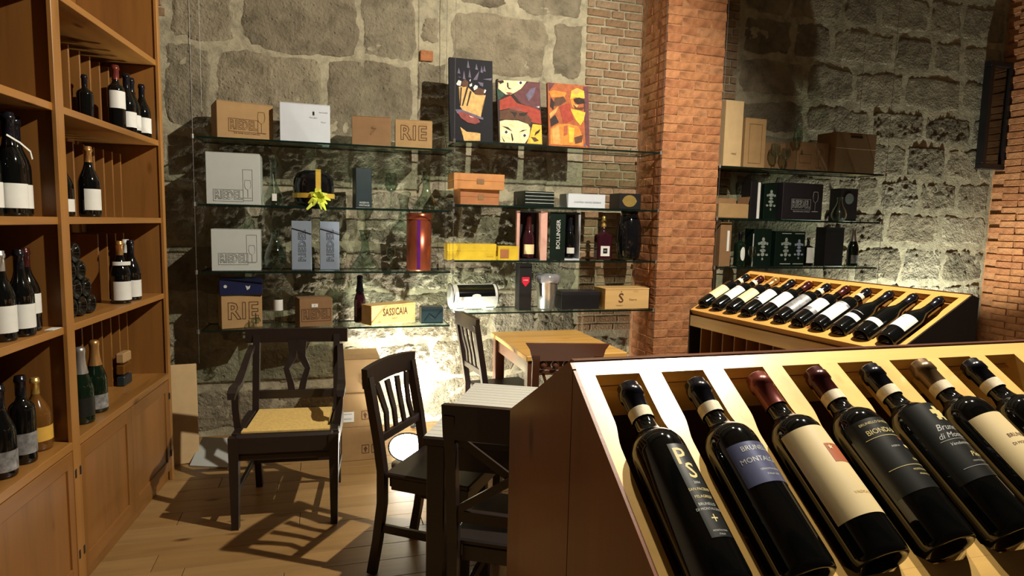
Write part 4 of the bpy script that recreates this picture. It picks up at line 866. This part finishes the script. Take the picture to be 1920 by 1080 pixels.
canvas('leftmost and tallest canvas, dark spiky hair over tan and crimson shapes', .795, 2.038, .30, .556, R(6), q1, 'p_black', spk+[
    ('p_lilac', [(275, 325), (345, 232), (320, 330)]), ('p_white', [(95, 360), (120, 320), (150, 335), (140, 385), (105, 375)]), ('p_tan', [(120, 395), (200, 380), (255, 440), (300, 485), (410, 495), (370, 610), (350, 735), (155, 640), (130, 600), (150, 480)]),
    ('p_brown', [(150, 350), (190, 310), (225, 350), (215, 395), (160, 400)]), ('p_brown', [(280, 460), (330, 410), (400, 440), (390, 495), (320, 490)]), ('p_dk', [(205, 395), (225, 400), (165, 600), (150, 600)]), ('p_dk', [(240, 440), (258, 450), (212, 605), (200, 600)]), ('p_dk', [(140, 400), (155, 400), (140, 600), (128, 600)]),
    ('p_white', [(235, 330), (250, 315), (245, 345)]), ('p_white', [(235, 375), (262, 360), (262, 390), (240, 400)]), ('p_white', [(275, 410), (295, 382), (325, 395), (320, 420), (285, 440)]), ('p_white', [(388, 465), (400, 432), (415, 445), (400, 475)]),
    ('p_lilac', [(325, 350), (385, 365), (380, 405), (350, 390)]), ('p_lilac', [(375, 325), (480, 320), (470, 345)]), ('p_lilac', [(110, 285), (150, 290), (130, 297)]),
    ('p_lilac', [(80, 635), (150, 640), (380, 735), (375, 755), (250, 720), (100, 680)]), ('p_rose', [(105, 670), (160, 665), (250, 700), (330, 750), (345, 780), (290, 800), (210, 780), (140, 730)]), ('p_white', [(225, 705), (280, 730), (240, 722)]),
    ('p_tan', [(130, 825), (200, 880), (300, 890), (345, 900), (342, 978), (170, 975), (155, 880)])], g)
q2 = ((540, 290), (1000, 330), (575, 1000), (1040, 1025))
eye = lambda x, y, s: [('p_white', [(x-s, y), (x, y-s*.5), (x+s, y), (x, y+s*.4)]), ('p_dk', [(x-s*.4, y), (x, y-s*.45), (x+s*.4, y), (x, y+s*.4)])]
canvas('middle canvas, two pale faces divided by red and brown sweeps', 1.135, 2.038, .315, .458, R(12), q2, 'p_dk', [
    ('p_mauve', [(720, 460), (880, 320), (1000, 335), (1010, 600), (980, 640), (800, 560)]), ('p_cream', [(560, 300), (860, 315), (800, 400), (740, 440), (690, 465), (640, 465), (560, 400)]), ('p_dk', [(545, 310), (610, 305), (620, 330), (580, 350)]), ('p_dk', [(650, 330), (665, 335), (668, 385), (705, 405), (670, 405), (652, 380)])]+eye(795, 335, 45)+[('p_dk', [(730, 312), (790, 300), (850, 312), (790, 308)]),
    ('p_rose', [(640, 440), (680, 440), (715, 450), (670, 470)]), ('p_green', [(545, 400), (590, 430), (625, 470), (575, 520), (560, 520)]), ('p_red', [(575, 530), (690, 475), (760, 560), (900, 600), (1010, 640), (1025, 790), (920, 770), (850, 690), (700, 610), (580, 640)]),
    ('p_lilac', [(850, 470), (905, 400), (960, 380), (930, 480), (880, 540)]), ('p_brown', [(580, 650), (700, 620), (850, 660), (920, 740), (900, 800), (780, 740), (580, 740)]), ('p_rose', [(660, 615), (740, 595), (830, 625), (780, 650)]), ('p_dk', [(690, 650), (760, 665), (740, 720), (720, 690)]), ('p_dk', [(780, 670), (880, 660), (850, 700), (790, 700)]),
    ('p_cream', [(580, 760), (640, 745), (770, 750), (880, 790), (905, 830), (895, 930), (850, 1000), (590, 990)]), ('p_dk', [(600, 810), (670, 825), (715, 870), (660, 845)]), ('p_dk', [(785, 880), (820, 855), (875, 850), (820, 872)])]+eye(650, 880, 45)+eye(845, 915, 45)+[('p_dk', [(700, 890), (712, 895), (728, 960), (715, 985), (720, 950)]), ('p_brown', [(600, 920), (640, 985), (625, 985)]),
    ('p_yellow', [(930, 790), (1025, 800), (1035, 1010), (870, 1000), (900, 930)]), ('p_brown', [(910, 930), (960, 935), (1000, 970), (950, 985)]), ('p_dk', [(960, 880), (1015, 840), (1000, 880), (950, 920)]), ('p_white', [(965, 600), (1000, 595), (995, 612)])], g)
q3 = ((1075, 340), (1497, 375), (1105, 1030), (1525, 1045))
canvas('rightmost canvas, abstract orange and rust face with one dark eye', 1.497, 2.038, .310, .452, R(8), q3, 'p_rust', [
    ('p_mauve', [(1080, 345), (1150, 350), (1090, 440)]), ('p_mauve', [(1440, 385), (1495, 380), (1520, 1040), (1480, 1000), (1460, 600)]), ('p_orange', [(1090, 440), (1140, 425), (1270, 450), (1250, 500), (1120, 500)]), ('p_brown', [(1150, 510), (1240, 490), (1270, 540), (1210, 590), (1140, 600)]), ('p_dk', [(1110, 500), (1150, 560), (1140, 640), (1105, 600)]),
    ('p_yellow', [(1310, 520), (1320, 430), (1380, 400), (1450, 430), (1460, 510), (1360, 500)]), ('p_peach', [(1330, 430), (1380, 410), (1420, 440), (1360, 470)]), ('p_orange', [(1310, 520), (1350, 510), (1360, 620), (1330, 600)]), ('p_dk', [(1340, 520), (1400, 500), (1450, 520), (1465, 560), (1390, 575), (1350, 545)]), ('p_brown', [(1340, 575), (1400, 610), (1470, 600), (1440, 635), (1360, 625)]), ('p_peach', [(1345, 575), (1400, 580), (1380, 610)]),
    ('p_yellow', [(1310, 620), (1400, 640), (1470, 660), (1455, 740), (1420, 800), (1370, 740)]), ('p_peach', [(1100, 680), (1190, 600), (1170, 660), (1110, 730)]), ('p_dk', [(1110, 740), (1160, 690), (1200, 770), (1120, 820)]), ('p_red', [(1200, 600), (1300, 560), (1350, 740), (1250, 790)]),
    ('p_orange', [(1115, 840), (1200, 790), (1300, 785), (1400, 810), (1440, 900), (1460, 1020), (1120, 1010)]), ('p_peach', [(1130, 850), (1200, 810), (1220, 1000), (1150, 1000)]), ('p_rust', [(1250, 810), (1290, 800), (1290, 900), (1250, 920)]), ('p_yellow', [(1300, 820), (1360, 830), (1350, 980), (1310, 990)]), ('p_brown', [(1360, 930), (1450, 900), (1440, 980), (1370, 1000)]), ('p_lilac', [(1450, 1010), (1480, 990), (1480, 1030)])], g)

# ------------------------------------------------------------------ tables and chairs
def table(label, cx, cy, rz, w, d, top, legm, name='dining_table', h=.76, lw=.065):
    t = thing(name, label, 'table', (cx, cy, 0), rz)
    box('tabletop', -w/2, w/2, -d/2, d/2, h-.03, h, top, t, .004)
    for sx in (-1, 1):
        for sy in (-1, 1):
            box('leg', sx*(w/2-.045)-lw/2, sx*(w/2-.045)+lw/2, sy*(d/2-.045)-lw/2, sy*(d/2-.045)+lw/2, 0, h-.0305, legm, t, .004)
    for sy in (-1, 1): box('apron', -w/2+.08, w/2-.08, sy*(d/2-.04)-.011, sy*(d/2-.04)+.011, h-.12, h-.0308, legm, t)
    for sx in (-1, 1): box('apron', sx*(w/2-.04)-.011, sx*(w/2-.04)+.011, -d/2+.08, d/2-.08, h-.12, h-.0308, legm, t)
    return t
TA = R(-26.6); T1 = (.83, 2.27)
table('dark wooden dining table with pale mats between the chairs', T1[0], T1[1], TA, .78, .76, 'darkwood_x', 'darkwood_z')
Mt = Matrix.Translation((T1[0], T1[1], .7605)) @ Matrix.Rotation(TA, 4, 'Z')
for i, (y0, y1) in enumerate(((-.372, -.005), (.005, .372))):
    bm = bmesh.new(); bx(bm, -.385, .385, y0, y1, 0, .003, .001)
    o = mesh_obj('table_mat', bm, 'mat_cloth'); o.matrix_world = Mt; tag(o, 'pale woven table mat covering the %s half of the dark table' % ('near' if i == 0 else 'far'), 'mat', 'pale mats on the dark table')
    bm = bmesh.new()
    for k in range(9): bx(bm, -.38, .38, y0+.02+k*.04, y0+.022+k*.04, .0032, .0038)
    mesh_obj('stitching', bm, 'mat_cloth', o)
table('yellow oak table near the lit stone wall behind the chairs', 1.38, 3.70, 0, .62, .80, 'oak_table', 'redwood_z')

def chair_base(t, w, d, wx, seatmat, seat_h=.46, splay=.05, back_h=.88, bw=None, lean=.07, legw=.034):
    bw = bw or w
    for sx in (-1, 1):
        x = sx*(w/2-.02)
        bm = bmesh.new(); ribbon(bm, [(x, d/2-.025, 0), (x, d/2-.02, seat_h-.05), (x, d/2-.02, seat_h-.022)], legw, legw, (0, 1, 0)); mesh_obj('leg', bm, wx+'_z', t)
        xb = sx*(bw/2-.018)
        pts = [(xb, -d/2-splay, 0), (xb, -d/2-splay*.45, .15), (xb, -d/2, .32), (xb, -d/2, seat_h), (xb, -d/2-lean*.3, seat_h+.14), (xb, -d/2-lean, back_h-.03)]
        bm = bmesh.new(); ribbon(bm, pts, legw, legw*1.05, (0, 1, 0)); mesh_obj('leg', bm, wx+'_z', t)
    bm = bmesh.new(); bx(bm, -w/2, w/2, -d/2+.018, d/2, seat_h-.022, seat_h, .006); mesh_obj('seat', bm, seatmat, t)
    for y in (-d/2+.03, d/2-.02): box('apron', -w/2+.04, w/2-.04, y-.009, y+.009, seat_h-.075, seat_h-.023, wx+'_x', t)
    for sx in (-1, 1):
        x = sx*(w/2-.02); box('apron', x-.009, x+.009, -d/2+.045, d/2-.04, seat_h-.075, seat_h-.023, wx+'_y', t)
        box('stretcher', x-.009, x+.009, -d/2-.005, d/2-.04, .19, .225, wx+'_y', t)
    box('stretcher', -w/2+.035, w/2-.035, d/2-.031, d/2-.013, .24, .275, wx+'_x', t)
def yb_(z, d, seat_h, back_h, lean):
    z0 = seat_h+.14
    return -d/2-lean*.3 - (lean*.7)*(z-z0)/(back_h-.03-z0) if z > z0 else -d/2-lean*.3*(z-seat_h)/.14
def slat_chair(label, x, y, rz, group, w=.42, d=.40, wx='darkwood', bh=.88):
    t = thing('dining_chair', label, 'chair', (x, y, 0), rz, group); sh = .46; ln = .07
    chair_base(t, w, d, wx, 'leather', sh, back_h=bh, lean=ln)
    Y = lambda z: yb_(z, d, sh, bh, ln)
    n = 9; pts = [((i/(n-1)-.5)*(w+.01), Y(bh-.03)-.012*(1-(2*i/(n-1)-1)**2), bh-.035+.012*(1-(2*i/(n-1)-1)**2)) for i in range(n)]
    bm = bmesh.new(); ribbon(bm, pts, .085, .026, (0, 1, 0)); mesh_obj('top_rail', bm, wx+'_x', t)
    z1 = sh+.13
    bm = bmesh.new(); bx(bm, -w/2+.035, w/2-.035, Y(z1)-.010, Y(z1)+.010, z1-.018, z1+.018, .002); mesh_obj('lower_rail', bm, wx+'_x', t)
    for k in range(4):
        xt = (k-1.5)*.084; xm = (k-1.5)*.068; xo = (k-1.5)*.074
        pts = [(xo, Y(z1)+.0, z1+.015), (xm*.95, Y(z1+.09)+.004, z1+.09), (xm*1.1, Y(z1+.17), z1+.17), (xt, Y(bh-.07), bh-.072)]
        bm = bmesh.new(); ribbon(bm, pts, [.026, .028, .030, .032], .011, (0, 1, 0)); mesh_obj('slat', bm, wx+'_z', t)
    return t
f = Vector((.81, -.586)); a2 = math.atan2(-f.x, f.y); B2 = Vector((.325, 2.735))
c2 = B2+f*.20
slat_chair('dark slat backed chair left of the dark table, back to the left', c2.x, c2.y, a2, 'dark slat backed chairs', .40)
slat_chair('dark slat backed chair beyond the table, close to the bright wall', 1.09, 3.82, R(-83), 'dark slat backed chairs', .38, .38, bh=.92)
# X back chair
a = R(-30); t = thing('dining_chair', 'black cross backed chair in front of the dark table, back to the viewer', 'chair', (.565+.2*.5, 1.845+.2*.86, 0), a)
chair_base(t, .43, .40, 'darkwood', 'leather', .46, back_h=.93, lean=.05)
Yx = lambda z: yb_(z, .40, .46, .93, .05)
bm = bmesh.new(); ribbon(bm, [(-.22, Yx(.87), .875), (-.1, Yx(.87)-.015, .882), (0, Yx(.87)-.02, .884), (.1, Yx(.87)-.015, .882), (.22, Yx(.87), .875)], .11, .024, (0, 1, 0)); mesh_obj('top_rail', bm, 'darkwood_x', t)
bm = bmesh.new(); bx(bm, -.185, .185, Yx(.56)-.011, Yx(.56)+.011, .535, .575, .002); mesh_obj('lower_rail', bm, 'darkwood_x', t)
for s_ in (-1, 1):
    bm = bmesh.new(); bar(bm, (-.18*s_, Yx(.57)-.006*s_, .575), (.18*s_, Yx(.82)-.006*s_, .822), .026, .010, (0, 1, 0)); mesh_obj('cross_bar', bm, 'darkwood_x', t)
# beaded rail chair
t = thing('dining_chair', 'reddish brown chair with flared top rail and a row of beads', 'chair', (1.17, 3.05, 0), R(-12)); w = .34
chair_base(t, .40, .38, 'redwood', 'leather', .46, back_h=.90, bw=.34, lean=.05)
Yr = lambda z: yb_(z, .38, .46, .90, .05)
bm = bmesh.new(); prism(bm, [(-.205, .925), (.205, .925), (.185, .895), (.17, .84), (-.17, .84), (-.185, .895)], XZ, Yr(.88)-.011, Yr(.88)+.011); mesh_obj('top_rail', bm, 'redwood_x', t)
bm = bmesh.new(); bx(bm, -.15, .15, Yr(.79)-.008, Yr(.79)+.008, .775, .792, .002); mesh_obj('middle_rail', bm, 'redwood_x', t)
bm = bmesh.new(); bx(bm, -.15, .15, Yr(.58)-.008, Yr(.58)+.008, .565, .595, .002); mesh_obj('lower_rail', bm, 'redwood_x', t)
for k in range(5):
    bm = bmesh.new(); lathe(bm, [(0, -.022), (.012, -.018), (.022, 0), (.012, .018), (0, .022)], 12); mesh_obj('bead', bm, 'redwood_x', t, True).location = ((k-2)*.058, Yr(.81), .816)
for k in range(5):
    bm = bmesh.new(); bar(bm, ((k-2)*.058, Yr(.78), .776), ((k-2)*.028, Yr(.59), .594), .014, .009, (0, 1, 0)); mesh_obj('slat', bm, 'redwood_z', t)
# armchair
t = thing('armchair', 'dark wooden armchair with straw seat and pierced lozenge splat', 'chair', (-.182, 3.355, 0), R(175))
w, d, sh, bh = .50, .46, .46, .89
for sx in (-1, 1):
    x = sx*(w/2-.02)
    bm = bmesh.new(); ribbon(bm, [(x, d/2-.02, 0), (x, d/2-.02, sh-.005)], [.032, .048], .044, (0, 1, 0)); mesh_obj('leg', bm, 'darkwood_z', t)
    bm = bmesh.new(); ribbon(bm, [(x*.92, -d/2-.06, 0), (x*.92, -d/2-.01, .25), (x*.92, -d/2, sh), (x*.92, -d/2-.03, .68), (x*.92, -d/2-.06, bh-.03)], .034, .034, (0, 1, 0)); mesh_obj('leg', bm, 'darkwood_z', t)
    bm = bmesh.new(); ribbon(bm, [(x, -d/2-.03, .80), (x*1.03, -d/2+.04, .765), (x*1.07, -d/2+.13, .70), (x*1.1, -d/2+.22, .655), (x*1.12, -d/2+.30, .65), (x*1.12, -d/2+.345, .635), (x*1.12, -d/2+.35, .612)], [.03, .032, .036, .04, .044, .04, .03], .026, (0, 0, 1)); mesh_obj('armrest', bm, 'darkwood_y', t)
    bm = bmesh.new(); ribbon(bm, [(x*1.10, -d/2+.29, .64), (x*1.08, -d/2+.30, .55), (x*1.02, -d/2+.31, sh-.03)], .032, .03, (0, 1, 0)); mesh_obj('arm_post', bm, 'darkwood_z', t)
    box('stretcher', x-.009, x+.009, -d/2+.0, d/2-.045, .16, .185, 'darkwood_y', t)
bm = bmesh.new(); ribbon(bm, [((i/8-.5)*(w+.04), -d/2-.058-.012*(1-(i/4-1)**2), bh-.035) for i in range(9)], .075, .028, (0, 1, 0)); mesh_obj('top_rail', bm, 'darkwood_x', t)
box('lower_rail', -w/2+.035, w/2-.035, -d/2-.022, -d/2-.002, .515, .56, 'darkwood_x', t)
bm = bmesh.new(); ys = -d/2-.03
for s_ in (-1, 1):
    ribbon(bm, [(s_*.026, ys+.018, .558), (s_*.034, ys+.012, .60), (s_*.056, ys+.002, .675), (s_*.026, ys-.012, .735), (s_*.022, ys-.018, .78), (s_*.026, ys-.024, .83)], [.036, .034, .030, .040, .046, .05], .016, (0, 1, 0))
mesh_obj('splat', bm, 'darkwood_z', t)
bm = bmesh.new(); bx(bm, -w/2+.02, w/2-.02, d/2-.055, d/2-.005, sh-.095, sh+.004, .012); bx(bm, -w/2, -w/2+.045, -d/2+.02, d/2-.056, sh-.085, sh+.002, .005); bx(bm, w/2-.045, w/2, -d/2+.02, d/2-.056, sh-.085, sh+.002, .005); bx(bm, -w/2+.046, w/2-.046, -d/2+.0, -d/2+.03, sh-.085, sh+.002, .004)
mesh_obj('seat_frame', bm, 'darkwood_x', t)
bm = bmesh.new(); prism(bm, [(-.19, -.20), (.19, -.20), (.19, .12), (.205, .12), (.205, .175), (-.205, .175), (-.205, .12), (-.19, .12)][::-1], XY, sh-.02, sh+.008); mesh_obj('straw_seat', bm, 'straw', t)
box('valance', -w/2+.03, w/2-.03, d/2-.045, d/2-.02, .335, sh-.097, 'darkwood_x', t); box('stretcher', -w/2+.04, w/2-.04, -d/2-.0, -d/2+.018, .16, .185, 'darkwood_x', t)

# ------------------------------------------------------------------ cartons on the floor, lamp, leaning boards
g = 'stacked shipping cartons by the lit wall'
for i in range(3):
    o = carton('brown shipping carton with arrow marks, %s of the stack of three' % ['bottom', 'middle', 'top'][i], .082, 3.92+.004*i, .0005+.2155*i, 2-1*i, .235, .32, .2145, 'card', group=g)
    for xx in (.145, .205):
        bm = bmesh.new()
        for a_ in ((-.022, .022, 0, .002), (-.022, .022, .052, .054), (-.022, -.020, 0, .054), (.020, .022, 0, .054)): bx(bm, xx+a_[0], xx+a_[1], -.0026, -.0016, .045+a_[2], .045+a_[3])
        prism(bm, [(xx-.004, .055), (xx+.004, .055), (xx+.004, .072), (xx+.012, .072), (xx, .090), (xx-.012, .072), (xx-.004, .072)], XZ, -.0026, -.0016)
        mesh_obj('arrow_mark', bm, 'card_print', o)
    if i == 1: box('address_label', .0, .075, -.003, -.0015, .035, .10, 'label_white', o, 0); flat_text('VINI ITALIA', .010, 'grey_print', o, .038, -.0036, .085); flat_text('FRAGILE', .012, 'grey_print', o, .038, -.0036, .055)
t = thing('floor_spotlight', 'round white hot floor spotlight shining behind the slat backed chair', 'lamp', (.47, 3.78, 0), R(0)); t.scale = (1.3, 1.3, 1.1)
bm = bmesh.new(); lathe(bm, [(0, 0), (.075, 0), (.075, .012), (0, .016)], 24); mesh_obj('base', bm, 'black', t, True)
Ml = Matrix.Translation((0, 0, .10)) @ Matrix.Rotation(R(35), 4, 'X')
bm = bmesh.new(); lathe(bm, [(.03, -.07), (.055, -.05), (.088, .0), (.092, .01), (.084, .008)], 32, Ml); mesh_obj('housing', bm, 'black', t, True)
bm = bmesh.new(); lathe(bm, [(.086, .002), (.07, .014), (.04, .022), (0, .026)], 32, Ml); mesh_obj('lens', bm, 'lamp_face', t, True)
bm = bmesh.new(); tube(bm, [(0, 0, .012), (0, .005, .05)], .01, 8); mesh_obj('stem', bm, 'black', t)
t = thing('floor_spotlight', 'added low floor spotlight, out of view, against the glaring stone wall behind the chairs', 'lamp', (.62, 4.50, 0))  # invented housing for the added raking light on the wall
bm = bmesh.new(); lathe(bm, [(0, 0), (.04, 0), (.04, .008), (.012, .012), (.012, .03), (.034, .04), (.036, .075), (.032, .075), (.02, .05), (0, .048)], 24); mesh_obj('housing', bm, 'black', t, True); bm = bmesh.new(); lathe(bm, [(.030, .068), (.015, .071), (0, .072)], 20); mesh_obj('lens', bm, 'glass', t, True)
t = thing('floor_spotlight', 'black floor spotlight lighting the right stone wall, behind the racks', 'lamp', (5.25, 4.02, 0))
bm = bmesh.new(); lathe(bm, [(0, 0), (.075, 0), (.075, .012), (0, .016)], 24); mesh_obj('base', bm, 'black', t, True)
bm = bmesh.new(); lathe(bm, [(.03, .02), (.055, .03), (.07, .07), (.066, .07), (0, .05)], 24); mesh_obj('housing', bm, 'black', t, True)
g = 'sheets leaning by the bookcase end'
for i, (x, y, w_, h_, rz, tl, mt) in enumerate(((-.90, 4.08, .15, .60, 12, 10, 'card_pale'), (-.96, 4.28, .12, .56, 5, 10, 'card_pale'), (-.80, 4.05, .24, .20, -20, 50, 'grey_white_card'))):
    t = thing('cardboard_sheet', ['tall tan board leaning beside the bookcase end', 'second tan board leaning behind the first', 'small pale folded board lying low before the stone wall'][i], 'board', (x, y, .004), R(rz), g); t.rotation_euler = (R(-tl), 0, R(rz))
    box('panel', 0, w_, 0, .006, 0, h_, mt, t, .001); box('fold', .002, w_-.002, -.004, -.0005, 0.002, h_*.45, mt, t, .001)
